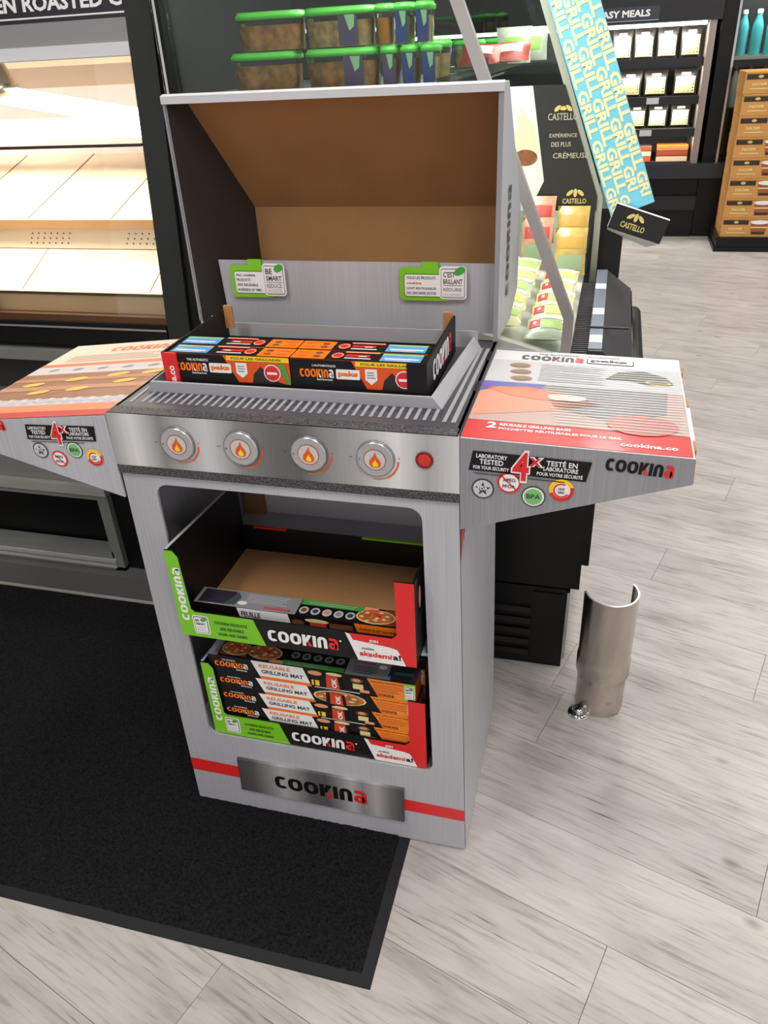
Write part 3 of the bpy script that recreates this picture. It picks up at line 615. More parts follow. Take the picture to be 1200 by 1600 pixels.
fo = MB().box(TX0, TX0+.026, TY0-.001, TY0+.003, TZ, TT-.001, RED).build('corner_flap', tr)
m2 = MB(); D(m2, (TX0, TY0-.0013, TZ), (1, 0, 0), (0, 0, 1)).text('cookina.co', .020, -.028, .012, WHITE, 1, width=.07, rot=math.pi/2, bold=.03); m2.build('lettering', fo)
MB().box(TX1-.030, TX1, TY0-.001, TY0+.003, TZ, TT, BLACK).build('corner_flap', tr)
for xa in (TX0+.0045, TX1-.020): MB().box(xa, xa+.016, TY1-.011, TY1-.0045, TZ+.03, TT+.008, KRAFT).build('corner_post', tr)

# ================================================================== GRILL BAG BOXES in the top tray
def bag_box(x0, x1, y0, french, label):
    z0, h, dp = TZ+.0045, .0575, .040
    b = thing('product_box', label, 'box', ((x0+x1)/2, y0+dp/2, z0), group='orange and black boxes in the top tray')
    MB().box(x0, x1, y0, y0+dp, z0, z0+h, ORANGE, {'top': BLACK, 'left': BLACK, 'right': BLACK}).build('carton', b)
    wd = x1-x0; mb = MB(); d = D(mb, (x0, y0, z0), (1, 0, 0), (0, 0, 1))
    d.rect(0, 0, wd, h, DORANGE, 1); d.poly([(0, h*.22), (wd*.58, h*.22), (wd*.47, h), (0, h)], BLACK, 2); d.rect(wd*.5, h*.86, wd, h, YELLOW, 3); d.text('POUR LES GRILLADES', wd*.54, h*.90, h*.06, DGREY, 4, width=wd*.4)
    d.text('THE AUTHENTIC' if not french else "L'AUTHENTIQUE", wd*.26, h*.80, h*.07, WHITE, 3, align='c', width=wd*.18); d.logo(wd*.07, h*.50, wd*.26, h*.24, ORANGE, WHITE, 3)
    d.rrect(wd*.35, h*.48, wd*.53, h*.76, .002, WHITE, 3); d.text('paks', wd*.365, h*.53, h*.18, ORANGE, 4, width=wd*.15, bold=.05); d.text('barbecue', wd*.2, h*.42, h*.06, WHITE, 3, width=wd*.12)
    d.text('REUSABLE' if not french else '2 POCHETTES', wd*.05, h*.05, h*.14, WHITE if not french else YELLOW, 3, width=wd*.3, bold=.04)
    d.poly([(wd*.57, h*.80), (wd*.66, h*.80), (wd*.66, h*.5), (wd*.615, h*.36), (wd*.57, h*.5)], WHITE, 3); d.lines(wd*.585, h*.52, wd*.65, h*.74, 3, GREYP, 4)
    d.poly([(wd*.68, h*.05), (wd*.71, h*.5), (wd*.77, h*.72), (wd*.82, h*.55), (wd*.90, h*.3), (wd*.97, h*.22), (wd*.96, h*.02), (wd*.7, 0)], M('dark_bag_photo', (40, 34, 34), .35), 3)
    d.ell(wd*.86, h*.55, h*.25, h*.25, WHITE, 4); d.ell(wd*.86, h*.55, h*.22, h*.22, RED, 5); d.rect(wd*.82, h*.51, wd*.90, h*.58, WHITE, 6)
    if not french: d.poly([(wd*.91, h*.82), (wd*.96, h*.82), (wd*1.0, h*.3), (wd*.985, h*.12)], DGREEN, 4)
    d = D(mb, (x0, y0, z0+h), (1, 0, 0), (0, 1, 0)); fl_ = (lambda a0, a1: (a0, a1)) if not french else (lambda a0, a1: (1-a1, 1-a0))
    def R(a0, a1, b0, b1, m, l=1): p, q = fl_(a0, a1); d.rect(wd*p, dp*b0, wd*q, dp*b1, m, l)
    R(.03, .33, .12, .9, BLUE); R(.03, .33, .72, .9, M('sky_print', (150, 200, 160), .35), 2); R(.05, .3, .3, .42, WHITE, 2); R(.10, .28, .15, .22, LGREY, 2)
    R(.36, .62, .86, 1, PEACH); R(.40, .6, .22, .34, LGREY); R(.42, .6, .45, .68, RED, 1); R(.44, .5, .46, .54, WHITE, 2)
    p, q = fl_(.62, .7); d.ell(wd*(p+q)/2, dp*.5, wd*.045, dp*.3, PEACH, 2); d.ell(wd*(p+q)/2, dp*.5, wd*.035, dp*.18, RED, 3)
    R(.74, 1, .04, .96, ORANGE, 2)
    for k in range(2):
        p, q = fl_(.78, .84); d.ell(wd*(p+q)/2, dp*(.3+.36*k), wd*.03, dp*.12, BROWN, 3); R(.88, .97, .26+.36*k, .34+.36*k, DORANGE, 3)
    mb.build('printed_artwork', b)
bag_box(.062, .275, .100, False, 'orange and black box, front left in the top tray, reading REUSABLE')
bag_box(.277, .490, .100, True, 'orange and black box, front right in the top tray, reading POCHETTES')
bag_box(.060, .273, .142, False, 'orange and black box in the second row of the top tray, left')
bag_box(.275, .488, .142, True, 'orange and black box in the second row of the top tray, right')

# ================================================================== CABINET TRAYS
def cabinet_tray(x0, x1, y0, y1, z0, lip, fL, fR, back, label):
    t = thing('display_tray', label, 'tray', ((x0+x1)/2, (y0+y1)/2, z0), group='cardboard display trays')
    MB().box(x0, x1, y0, y1, z0, z0+.004, BLACK, {'top': KRAFT}).build('bottom', t)
    L = MB(); L.prism([(y0, z0), (y1, z0), (y1, z0+fL-.02), (y0, z0+fL)], lambda p, a: (a, p[0], p[1]), x0, x0+.004, BLACK).build('side_wall', t)
    L = MB(); L.prism([(y0, z0), (y1, z0), (y1, z0+fR-.02), (y0, z0+fR)], lambda p, a: (a, p[0], p[1]), x1-.004, x1, BLACK).build('side_wall', t)
    MB().hexa([(x0-.0005, y0, z0+fL), (x0+.0045, y0, z0+fL), (x0+.0045, y1, z0+fL-.02), (x0-.0005, y1, z0+fL-.02), (x0-.0005, y0, z0+fL+.0012), (x0+.0045, y0, z0+fL+.0012), (x0+.0045, y1, z0+fL-.0188), (x0-.0005, y1, z0+fL-.0188)], LGREY).build('edge_fold', t)
    bw = MB().box(x0+.004, x1-.004, y1-.004, y1, z0, z0+back, BLACK).build('back_wall', t)
    MB().box(x0+.03, x0+.10, y1-.0055, y1-.0005, z0+back-.003, z0+back+.001, RED).build('edge_print', bw); MB().box(x0+.26, x1-.01, y1-.0055, y1-.0005, z0+back-.003, z0+back+.001, GREEN).build('edge_print', bw)
    # front wall: low lip with two tall corner flaps
    w = x1-x0; r = .006
    pts = [(x0, z0), (x1, z0), (x1, z0+fR), (x1-.032, z0+fR), (x1-.032, z0+lip+.010), (x1-.040, z0+lip+.002), (x0+.034, z0+lip), (x0+.028, z0+lip+.006), (x0+.024, z0+fL-.012), (x0+.016, z0+fL), (x0, z0+fL)]
    fw = MB().prism(pts, xz, y0-.003, y0, BLACK, BLACK).build('front_wall', t)
    mb = MB(); d = D(mb, (x0, y0-.0033, z0), (1, 0, 0), (0, 0, 1))
    d.poly([(0, 0), (.162, 0), (.144, lip), (.034, lip), (.028, lip+.006), (.024, fL-.012), (.016, fL), (0, fL)], GREEN, 1)
    d.poly([(w-.032, lip+.009), (w-.032, fR), (w, fR), (w, 0), (w-.018, 0), (w-.034, .030)], RED, 1)
    d.poly([(w-.018, 0), (w-.101, 0), (w-.121, lip+.001), (w-.032, lip*.60), (w-.028, lip*.45)], WHITE, 2); d.poly([(w-.032, lip*.64), (w-.108, lip*.78), (w-.114, lip+.001), (w-.040, lip+.001), (w-.032, lip+.009)], RED, 3)
    d.text('JOIN', w-.072, lip*.74, lip*.13, WHITE, 4, align='c', bold=.04)
    d.tag_badge(.027, .008, .031, lip*.74, 2)
    for i, s_ in enumerate(('COOKINA PRODUCTS', 'ARE REUSABLE', 'AGAIN AND AGAIN!')): d.text(s_, .100, lip*(.62-.22*i), lip*.12, M('moss_print', (48, 88, 20), .4), 3, align='c', width=(.062, .046, .056)[i], bold=.03)
    d.logo(.168, lip*.26, .128, lip*.44, WHITE, RED, 2); d.ell(.3005, lip*.64, .002, .002, WHITE, 2, 8)
    d.text('cookina', w-.094, lip*.46, lip*.09, DGREY, 4, width=.022); d.text('akademi', w-.098, lip*.20, lip*.19, RED, 4, width=.056, bold=.03); d.text('a!', w-.040, lip*.20, lip*.22, BLACK, 4, width=.014, bold=.03)
    d.logo(.022, .035, fL*.62, .014, WHITE, WHITE, 2, math.pi/2*1.0)
    mb.build('printed_artwork', fw)
    mb = MB(); d = D(mb, (x1+.0003, y0, z0), (0, 1, 0), (0, 0, 1)); d.ell(.03, fR*.72, .008, .022, PEACH, 1)
    for i in range(6): d.rect(.015, .02+.013*i, .06, .026+.013*i, DGREY, 1)
    mb.build('side_artwork', t)
    return t
cabinet_tray(.066, .497, -.030, .245, .5035, .056, .182, .172, .062, 'nearly empty cardboard tray with green and red front flaps on the upper shelf')
cabinet_tray(.062, .500, .009, .260, .2155, .054, .186, .168, .062, 'cardboard tray full of grilling mat boxes on the lower shelf')

# ================================================================== MAT BOXES
PIZZA = M('pizza_photo', (196, 110, 56), .4, noise=(120, .5)); PIZC = M('pizza_cheese_photo', (236, 210, 160), .4)
def pizza(d, a, b, ra, rb, layer):
    d.ell(a, b, ra, rb, CREAM, layer); d.ell(a, b, ra*.93, rb*.9, PIZZA, layer+1)
    for i in range(12):
        t = i*2.4; q = .2+.65*((i*7) % 10)/10
        d.ell(a+ra*q*math.cos(t), b+rb*q*math.sin(t), ra*.12, rb*.14, PIZC if i % 3 else RED, layer+2, 6)
def mat_box(x0, y0, z0, variant, label, group, top=False, h=.0465, dp=.044):
    wd = .405
    b = thing('product_box', label, 'box', (x0+wd/2, y0+dp/2, z0), group=group)
    MB().box(x0, x0+wd, y0, y0+dp, z0, z0+h, BLACK, {'left': DGREY, 'right': DORANGE}).build('carton', b)
    mb = MB(); d = D(mb, (x0, y0-.0001, z0), (1, 0, 0), (0, 0, 1))
    if variant != 'feuille':
        d.text('THE AUTHENTIC', .020+.022, h*.76, h*.08, WHITE, 2, align='c', width=.028); d.logo(.012, h*.40, .068, h*.30, ORANGE, WHITE, 2); d.text('barbecue', .055, h*.26, h*.10, WHITE, 2, width=.022)
        d.poly([(.105, 0), (.206, 0), (.192, h), (.088, h)], WHITE, 2); d.poly([(.105, 0), (.206, 0), (.2035, h*.17), (.102, h*.17)], ORANGE, 3)
        d.text('REUSABLE', .104, h*.66, h*.20, M('salmon_print', (232, 132, 92), .4), 3, width=.062, bold=.03); d.text('GRILLING MAT', .107, h*.34, h*.22, DGREY, 3, width=.084, bold=.03)
        if variant == 'pizza': pizza(d, .255, h*.52, .052, h*.42, 2)
        else:
            d.ell(.215, h*.82, .014, h*.13, SKIN, 2); d.ell(.252, h*.88, .016, h*.10, CREAM, 2); d.ell(.295, h*.74, .012, h*.15, BROWN, 2); d.ell(.295, h*.76, .008, h*.09, SKIN, 3)
            d.rect(.207, h*.12, .222, h*.42, YELLOW, 2); d.rect(.211, h*.12, .214, h*.42, BLACK, 3); d.rect(.287, h*.26, .307, h*.55, CREAM, 2); d.rect(.30, h*.10, .318, h*.26, PEACH, 2); d.rect(.212, 0, .30, h*.06, LGREY, 2)
        d.poly([(.228, h*.10), (.268, h*.08), (.265, h*.80), (.229, h*.82)], BLACK, 5); d.poly([(.236, h*.10), (.262, h*.08), (.259, h*.80), (.237, h*.82)], M('mat_roll_red', (208, 66, 34), .4), 6); d.text('OK', .257, h*.16, .010, WHITE, 7, width=h*.55, rot=math.pi/2, bold=.04)
        d.poly([(.335, 0), (wd, 0), (wd, h), (.315, h)], M('box_orange', (246, 136, 40), .4), 4)
        d.text('Enjoy grilling without the mess!', .322, h*.80, h*.11, M('rust_print', (120, 52, 14), .4), 5, width=.062); d.lines(.327, h*.30, .385, h*.74, 4, M('rust_light_print', (196, 98, 30), .4), 5, .35); d.logo(.330, h*.08, .034, h*.16, M('rust_print', (120, 52, 14), .4), M('rust_print', (120, 52, 14), .4), 5)
        d.rect(.383, h*.72 if variant == 'plain' else 0, wd, h, GREEN if variant == 'first' else DGREEN, 5) if variant in ('first', 'plain') else None
        d.tag_badge(.3845, h*.10, .0185, h*.80, 6)
    else:
        d.rect(.012, h*.55, .06, h*.60, GREYP, 2); d.poly([(.098, 0), (.194, 0), (.182, h), (.086, h)], WHITE, 2); d.text('FEUILLE', .094, h*.66, h*.22, DGREY, 3, width=.036, bold=.03); d.text('RÉUTILISABLE', .097, h*.36, h*.20, M('salmon_print', (232, 132, 92), .4), 3, width=.066, bold=.03)
        d.ell(.20, h*.72, .012, h*.12, BROWN, 2); d.ell(.235, h*.86, .022, h*.08, CREAM, 2); d.rect(.222, h*.3, .252, h*.8, M('mat_roll_red', (208, 66, 34), .4), 3); d.rect(.258, h*.3, .30, h*.86, BROWN, 3)
        d.poly([(.318, 0), (wd, 0), (wd, h), (.302, h)], ORANGE, 4); d.text('Profitez du gril sans le gâchis!', .312, h*.74, h*.12, M('rust_print', (120, 52, 14), .4), 5, width=.075); d.lines(.318, h*.3, .385, h*.66, 3, M('rust_light_print', (196, 98, 30), .4), 5, .35)
    if top:
        d = D(mb, (x0, y0, z0+h), (1, 0, 0), (0, 1, 0)); u = (lambda a: a) if variant != 'feuille' else (lambda a: a)
        if variant == 'feuille':
            d.rect(.003, 0, .195, dp, GREYP, 1); d.rect(.010, dp*.08, .072, dp*.92, M('plum_print', (52, 42, 60), .4), 2); d.poly([(.06, dp*.1), (.08, dp*.1), (.085, dp*.6), (.075, dp*.9)], M('teal_grey_print', (70, 82, 78), .4), 3)
            d.lines(.096, dp*.35, .18, dp*.9, 5, LGREY, 2, .3); d.ell(.092, dp*.28, .009, dp*.12, WHITE, 2); d.text('cookina', .135, dp*.08, dp*.2, RED, 3, width=.05)
            d.rect(.197, dp*.68, .31, dp*.98, DGREEN, 2); d.lines(.21, dp*.72, .30, dp*.92, 2, LGREY, 3, .25)
            for i in range(5): d.ell(.207+.021*i, dp*.34, .0085, dp*.22, LGREY, 2, 12); d.ell(.207+.021*i, dp*.34, .0055, dp*.13, (BROWN, DGREY, SKIN, GREYP, DGREY)[i], 3, 10)
            d.rect(.31, dp*.66, .335, dp*.98, PEACH, 3); d.rect(.345, dp*.05, wd-.002, dp*.95, M('olive_print', (120, 70, 40), .4), 1); pizza(d, .335, dp*.45, .035, dp*.42, 3); pizza(d, .392, dp*.45, .022, dp*.42, 3)
        else:
            d.rect(0, 0, .02, dp, GREYP, 1); d.rect(.018, dp*.1, .075, dp*.95, M('olive_print', (120, 70, 40), .4), 1); pizza(d, .05, dp*.55, .03, dp*.42, 2); pizza(d, .108, dp*.55, .035, dp*.44, 2); d.rect(.075, dp*.02, .125, dp*.12, M('plum_print', (52, 42, 60), .4), 2); d.rect(.122, dp*.02, .15, dp*.22, PEACH, 2)
            d.rect(.15, dp*.02, .27, dp*.30, DGREEN, 2); d.lines(.16, dp*.06, .25, dp*.26, 2, LGREY, 3, .25)
            for i in range(5): d.ell(.168+.022*i, dp*.66, .0085, dp*.20, GREYP, 2, 12); d.ell(.168+.022*i, dp*.66, .005, dp*.11, DGREY, 3, 10)
            d.rect(.272, 0, .352, dp, GREYP, 2); d.lines(.285, dp*.12, .335, dp*.62, 4, DGREY, 3, .3); d.text('cookina', .282, dp*.72, dp*.16, RED, 3, width=.04); d.ell(.338, dp*.68, .008, dp*.12, WHITE, 3)
            d.rect(.352, dp*.02, wd, dp, M('plum_print', (52, 42, 60), .4), 2); d.text('autosmart', .362, dp*.36, dp*.22, M('teal_print', (50, 150, 110), .4), 3, width=.034); d.poly([(.348, 0), (.358, 0), (.356, dp*.3)], BLUE, 3)
    mb.build('printed_artwork', b)
    return b
GM = 'grilling mat boxes'
mat_box(.082, -.008, .5080, 'feuille', 'grilling mat box with French lettering, alone in the upper tray', GM, True, .0530, .044)
nth5 = ['lowest grilling mat box, behind the lip', 'second grilling mat box from the bottom', 'third grilling mat box from the bottom', 'fourth grilling mat box, with a pizza picture,', 'topmost grilling mat box']
zz = [.2200+.0392*i for i in range(4)]+[.2200+.0392*4]
for i in range(5):
    hh = .0388 if i < 4 else .0430
    mat_box(.084-.001*i-(.003 if i == 4 else 0), .0125, zz[i], ('plain', 'plain', 'third', 'pizza', 'first')[i], nth5[i]+' in the front stack of the lower tray', GM, i == 4, hh)
for i in range(5):
    mat_box(.084, .060, zz[i], 'plain', ('lowest grilling mat box', 'second grilling mat box from the bottom', 'third grilling mat box from the bottom', 'fourth grilling mat box from the bottom', 'topmost grilling mat box')[i]+' in the rear stack of the lower tray', GM, i == 4, .0388)

# ================================================================== CHEESE COOLER
CK = thing('refrigerated_case', 'black refrigerated cheese case with clear end panel behind the cardboard grill', 'display case', (.35, 1.3, 0))
CY0, CY1 = .580, 2.6
MB().box(-.12, .722, CY0, CY1, 0, .245, CASEBLACK).build('base', CK)
for i in range(5): MB().box(.50, .638, CY0-.006, CY0, .03+.034*i, .046+.034*i, BLACKMAT).build('louvre', CK)
MB().box(.645, .716, CY0-.004, CY0, .012, .232, CASEBLACK).build('base_panel', CK)
MB().box(-.12, .750, CY0, CY1, .250, .322, CASEBLACK).build('lower_body', CK)
MB().box(-.12, .766, CY0, CY1, .322, .78, CASEBLACK).build('body', CK, bevel=.003)
MB().box(.724, .730, CY0+.01, CY1, .02, .23, CHROME).build('kick_trim', CK)
RAIL = M('rail_blue_grey', (104, 110, 122), .4); RAILD = M('rail_dark', (44, 46, 52), .35)
mb = MB().prism([(.718, .782), (.766, .782), (.766, .70), (.808, .70), (.812, .79), (.747, .838), (.720, .838)], lambda p, a: (p[0], a, p[1]), CY0+.02, 1.25, RAILD); br = mb.build('bumper_rail', CK)
MB().box(.7195, .7470, CY0+.03, 1.25, .838, .8395, RAIL).build('price_rail', br)
for y in (.650, .845, 1.06): MB().box(.7205, .7460, y, y+.045, .8396, .8403, WHITE).build('price_tag', br)
MB().box(.718, .80, .742, .750, .8390, .842, BLACK).build('rail_joint', br)
MB().cyl((.822, CY0+.02, .735), (.822, 1.20, .735), .022, .022, 20, CASEBLACK).build('round_bumper', CK)
MB().box(.812, .8155, CY0+.02, 1.245, .71, .785, CHROME).build('edge_trim', br)
g = MB(); g.box(.684, .718, .60, 1.20, .785, .800, CASEBLACK)
for i in range(46): g.box(.684, .718, .605+i*.0128, .6105+i*.0128, .800, .8195, DGREY)
tag(g.build('air_grille', CK), kind='stuff')
MB().box(.70, .778, 1.315, 2.55, .785, .985, M('housing_black', (18, 18, 19), .6)).build('far_housing', CK, bevel=.02)
# sloped deck
def dz(x): return .815 + .28*(.684-x)
MB().prism([(-.10, .78), (.684, .78), (.684, dz(.684)), (-.10, dz(-.10))], xz, .60, 1.28, M('case_deck_white', (206, 208, 200), .4)).build('deck', CK)
MB().box(-.125, -.118, .60, CY1, .78, 1.75, CASEBLACK).build('back_panel', CK)
def frame_strip(name, pts, y0, y1, wd, m):
    V = []; n = len(pts); L = []; R = []
    for i, p in enumerate(pts):
        a = pts[max(0, i-1)]; b = pts[min(n-1, i+1)]; dx, dz_ = b[0]-a[0], b[1]-a[1]; l = math.hypot(dx, dz_); nx, nz = -dz_/l*wd/2, dx/l*wd/2
        L.append((p[0]+nx, p[1]+nz)); R.append((p[0]-nx, p[1]-nz))
    mb = MB(); k = n
    for y in (y0, y1): pass
    A = [(p[0], y0, p[1]) for p in L]+[(p[0], y0, p[1]) for p in R]; B = [(x, y1, z) for x, _, z in A]
    for i in range(n-1):
        mb.add(A, [(i, i+1, n+i+1, n+i)], m); mb.add(B, [(n+i, n+i+1, i+1, i)], m)
        mb.add(A+B, [(i, 2*n+i, 2*n+i+1, i+1), (n+i+1, 2*n+n+i+1, 2*n+n+i, n+i)], m)
    return mb.build(name, CK)
NF = [(.33, 1.72), (.446, 1.452), (.568, 1.155), (.676, .900), (.674, .790)]
frame_strip('end_frame', NF, .612, .634, .021, ALU)
gp = [(-.115, .79), (.666, .79), (.668, .895), (.32, 1.72), (-.115, 1.72)]
MB().prism(gp, xz, .620, .625, GLASS).build('end_glass', CK)
FF = [(.44, 1.72), (.536, 1.466), (.708, 1.013), (.708, .793)]
frame_strip('divider_frame', FF, 1.292, 1.308, .017, M('divider_edge', (176, 178, 160), .35, .3))
MB().prism([(-.115, .79), (.70, .79), (.70, 1.01), (.43, 1.72), (-.115, 1.72)], xz, 1.298, 1.303, PLEXI).build('divider_panel', CK)
# upper shelf with light tube
SZ = 1.322
MB().box(-.115, .40, .66, 1.27, SZ-.012, SZ, M('shelf_dark', (60, 62, 62), .4)).build('shelf', CK)
MB().box(.40, .404, .66, 1.27, SZ-.014, SZ+.012, PLEXI).build('shelf_lip', CK)
MB().cyl((.36, .68, SZ-.022), (.36, 1.26, SZ-.022), .008, .008, 10, LEDM).build('light_tube', CK)
MB().box(-.115, .38, 1.33, 2.5, SZ-.012, SZ, M('shelf_dark', (60, 62, 62), .4)).build('shelf', CK)
MB().box(.38, .384, 1.33, 2.5, SZ-.014, SZ+.03, M('shelf_edge_black', (28, 28, 30), .4)).build('shelf_lip', CK)
MB().box(-.115, .60, 1.33, 2.5, .782, .80, M('case_deck_white', (206, 208, 200), .4)).build('deck', CK)
MB().cyl((.33, .68, 1.66), (.33, 1.26, 1.66), .009, .009, 10, LEDM).build('light_tube', CK)
MB().cyl((.50, 1.36, 1.52), (.50, 2.2, 1.49), .009, .009, 10, LEDM).build('light_tube', CK)
a = area('case_tube_light', (.34, .95, SZ-.03), .05, .55, 2.2, (1, 1, .95)); a.rotation_euler = (0, math.radians(12), 0)
a = area('case_top_light', (.33, .95, 1.64), .05, .55, 6.0, (1, 1, .95))
a = area('case_top_light', (.45, 1.8, 1.47), .05, .8, 2.0, (1, 1, .95))

# ---- tubs with green lids
FOODS = [M('granola_food', (222, 166, 100), .7, noise=(60, .5)), M('orange_dip_food', (238, 160, 40), .5, noise=(40, .2)), M('pasta_salad_food', (232, 206, 136), .7, noise=(60, .4)), M('oat_food', (228, 194, 138), .7, noise=(70, .5))]
LAB = [M('navy_label', (44, 66, 130), .4), M('violet_label', (84, 74, 104), .4), None]
def tub(x, y, z, h, rx, ry, food, lab, label, group='green lidded tubs on the case shelf'):
    t = thing('food_tub', label, 'tub', (x, y, z), random.uniform(-.04, .04), group)
    def sq(k, z_): return [((rx-ry*(1-k))*math.copysign(abs(math.cos(a))**.45, math.cos(a)), ry*k*math.copysign(abs(math.sin(a))**.45, math.sin(a)), z_) for a in [2*math.pi*i/20 for i in range(20)]]
    def loft(rings, m):
        mb = MB(); V = sum(rings, []); n = 20
        mb.add(V, [(k*n+i, k*n+(i+1) % n, (k+1)*n+(i+1) % n, (k+1)*n+i) for k in range(len(rings)-1) for i in range(n)], m, True)
        mb.add(rings[0], [tuple(range(n))[::-1]], m); mb.add(rings[-1], [tuple(range(n))], m); return mb
    loft([sq(.84, 0), sq(.95, h*.84)], CLEARPL).build('container', t, local=True)
    loft([sq(.80, .002), sq(.89, h*.66)], food).build('contents', t, local=True)
    loft([sq(.94, h*.80), sq(1.0, h*.82), sq(1.0, h*.92), sq(.92, h*.94), sq(.90, h)], LIDG).build('lid', t, local=True)
    if lab:
        lw = min(rx, .03); xo = rx*.75-lw if rx > .04 else 0
        MB().grid(lambda u, v: (xo+(u-.5)*lw*1.3, -ry*(.845+.10*v)-.0006, h*(.05+.75*v)), 4, 3, lab).build('paper_label', t, local=True)
        MB().add([(xo-lw*.2, -ry*.94-.0014, h*.79), (xo+lw*.5, -ry*.94-.0014, h*.79), (xo+lw*.42, -ry*.91-.0014, h*.5), (xo+lw*.1, -ry*.89-.0014, h*.4)], [(0, 1, 2, 3)], M('label_mint', (150, 206, 150), .4)).build('label_patch', t, local=True)
    return t
for i, (x, rx, f, l, nm) in enumerate(((.034, .073, 0, None, 'wide leftmost tub'), (.198, .076, 0, 1, 'wide second tub'), (.297, .0185, 2, 1, 'narrow third tub'), (.336, .0185, 2, 0, 'narrow fourth tub'), (.375, .0185, 2, 0, 'narrow rightmost tub'))):
    tub(x, .735, SZ+.001, .068, rx, .034, FOODS[f], LAB[l] if l is not None else None, nm+' with green lid in the bottom row on the cheese case shelf')
for i, (x, rx, f, l, nm) in enumerate(((.050, .070, 0, None, 'wide leftmost tub'), (.196, .070, 3, 1, 'wide second tub'), (.286, .0185, 1, None, 'narrow third tub, orange filled,'), (.325, .0185, 2, 0, 'narrow fourth tub'), (.364, .0175, 2, 0, 'narrow rightmost tub'))):
    tub(x, .738, SZ+.0695, .068, rx, .034, FOODS[f], LAB[l] if l is not None else None, nm+' with green lid in the upper row on the shelf')
tub(.372, .83, SZ+.001, .074, .024, .024, FOODS[2], None, 'tall narrow green lidded tub standing alone behind the right end of the row')
ordn = ['first', 'second', 'third', 'fourth', 'fifth']
for i, (x, y) in enumerate(((.08, 1.46), (.20, 1.46), (.30, 1.62), (.24, 1.78), (.33, 1.90))): tub(x, y, SZ+.001, .070, .046, .04, FOODS[(i+1) % 4], LAB[i % 3], f'green lidded tub beyond the clear divider, {ordn[i]} from the near end', 'green lidded tubs beyond the divider')

# ---- packs
def pouch(name, label, cat, group, loc, rz, wd, h, dp, tilt, body, parts):
    """bulging flow-pack lying or standing: width x, height z, depth y; parts add print on the front"""
    t = thing(name, label, cat, loc, rz, group); t.rotation_euler = (tilt, 0, rz)
    mb = MB()
    for s_ in (-1, 1):
        def fn(u, v, s_=s_):
            k = (max(0, math.sin(math.pi*u))**.5)*(max(0, math.sin(math.pi*v))**.5)
            return ((u-.5)*wd*(1-.05*math.sin(math.pi*v)), s_*dp/2*k, v*h)
        mb.grid(fn, 8, 8, body)
        if s_ > 0: pass
    mb.build('wrapper', t, local=True)
    for nm, m, a0, b0, a1, b1, e in parts:
        mb = MB()
        def fn(u, v):
            U = a0+(a1-a0)*u; V = b0+(b1-b0)*v; k = (max(0, math.sin(math.pi*U))**.5)*(max(0, math.sin(math.pi*V))**.5)
            return ((U-.5)*wd*(1-.05*math.sin(math.pi*V)), -dp/2*k-.0008*e, V*h)
        mb.grid(fn, 5, 5, m).build(nm, t, local=True)
    return t
CH1 = M('cheese_wrap_pale', (226, 220, 168), .25, coat=.5, noise=(30, .12)); CH2 = M('cheese_wrap_clear', (204, 214, 190), .2, coat=.6, noise=(25, .2))
CH3 = M('salmon_wrap', (206, 150, 120), .25, coat=.5, noise=(30, .3)); CH4 = M('gold_wrap', (196, 168, 92), .25, coat=.5, noise=(30, .3))
k = 0
rowname = ['nearest', 'second', 'third', 'fourth', 'farthest']; coln = ['in the column by the air grille', 'in the middle column of the case deck', 'in the column farthest from the air grille']
for c_, x in enumerate((.632, .535, .44)):
    for r_, y in enumerate((.665, .765, .865, .965, 1.065)):
        lab = f'wrapped cheese pack, {rowname[r_]} {coln[c_]}'
        pouch('cheese_pack', lab, 'cheese', 'wrapped cheese packs on the case deck', (x, y-.045, dz(x)+.022+.0), 0, .090, .088, .034, math.radians(-78), CH1 if (r_+c_) % 3 else CH2,
              [('label', M('label_sap', (176, 200, 120), .35) if (r_ % 2 == 0) else M('label_lemon', (222, 218, 128), .35), .36, .26, .92, .58, 1), ('label_stripe', WHITE, .30, .70, .95, .88, 1), ('label_badge', RED, .06, .30, .32, .62, 2), ('badge_mark', WHITE, .15, .40, .23, .52, 3)])
for c_, x in enumerate((.645, .555)):
    for r_, z in enumerate((.0, .052)):
        pouch('cheese_pack', ('gold' if c_ == 0 else 'salmon coloured') + (' cheese pack standing low against the divider' if r_ == 0 else ' cheese pack standing high against the divider'), 'cheese', 'cheese packs against the divider', (x, 1.195+.045*r_, dz(x)+.012+z*.9), 0, .085, .12, .03, math.radians(-18), (CH4, CH3)[c_],
              [('label', M('label_sage', (150, 170, 130), .35), .1, .1, .9, .42, 1), ('label_band', (M('label_ochre', (190, 150, 60), .35), M('label_rust', (180, 70, 60), .35))[c_], .1, .55, .9, .8, 1)])
RM = M('red_meat_pack', (186, 62, 56), .35, noise=(30, .4)); WM = M('white_bag_pack', (222, 214, 204), .4, noise=(30, .3))
for i, (x, y, m_, n_) in enumerate(((.40, 1.42, RM, 'red meat pack beyond the divider, lying at the front'), (.46, 1.60, RM, 'red meat pack beyond the divider, lying in the middle'), (.44, 1.85, WM, 'white bag beyond the divider, nearer one'), (.47, 2.10, WM, 'white bag beyond the divider, farther one'))):
    pouch('food_pack', n_, 'food pack', 'packs beyond the divider', (x-.04, y, SZ+(.0 if m_ is WM else .012)), 0, .11, .10 if m_ is WM else .09, .03, math.radians(-12 if m_ is WM else -60), m_, [('label', WHITE if m_ is RM else M('label_lime', (168, 206, 96), .35), .2, .3, .8, .7, 1)])
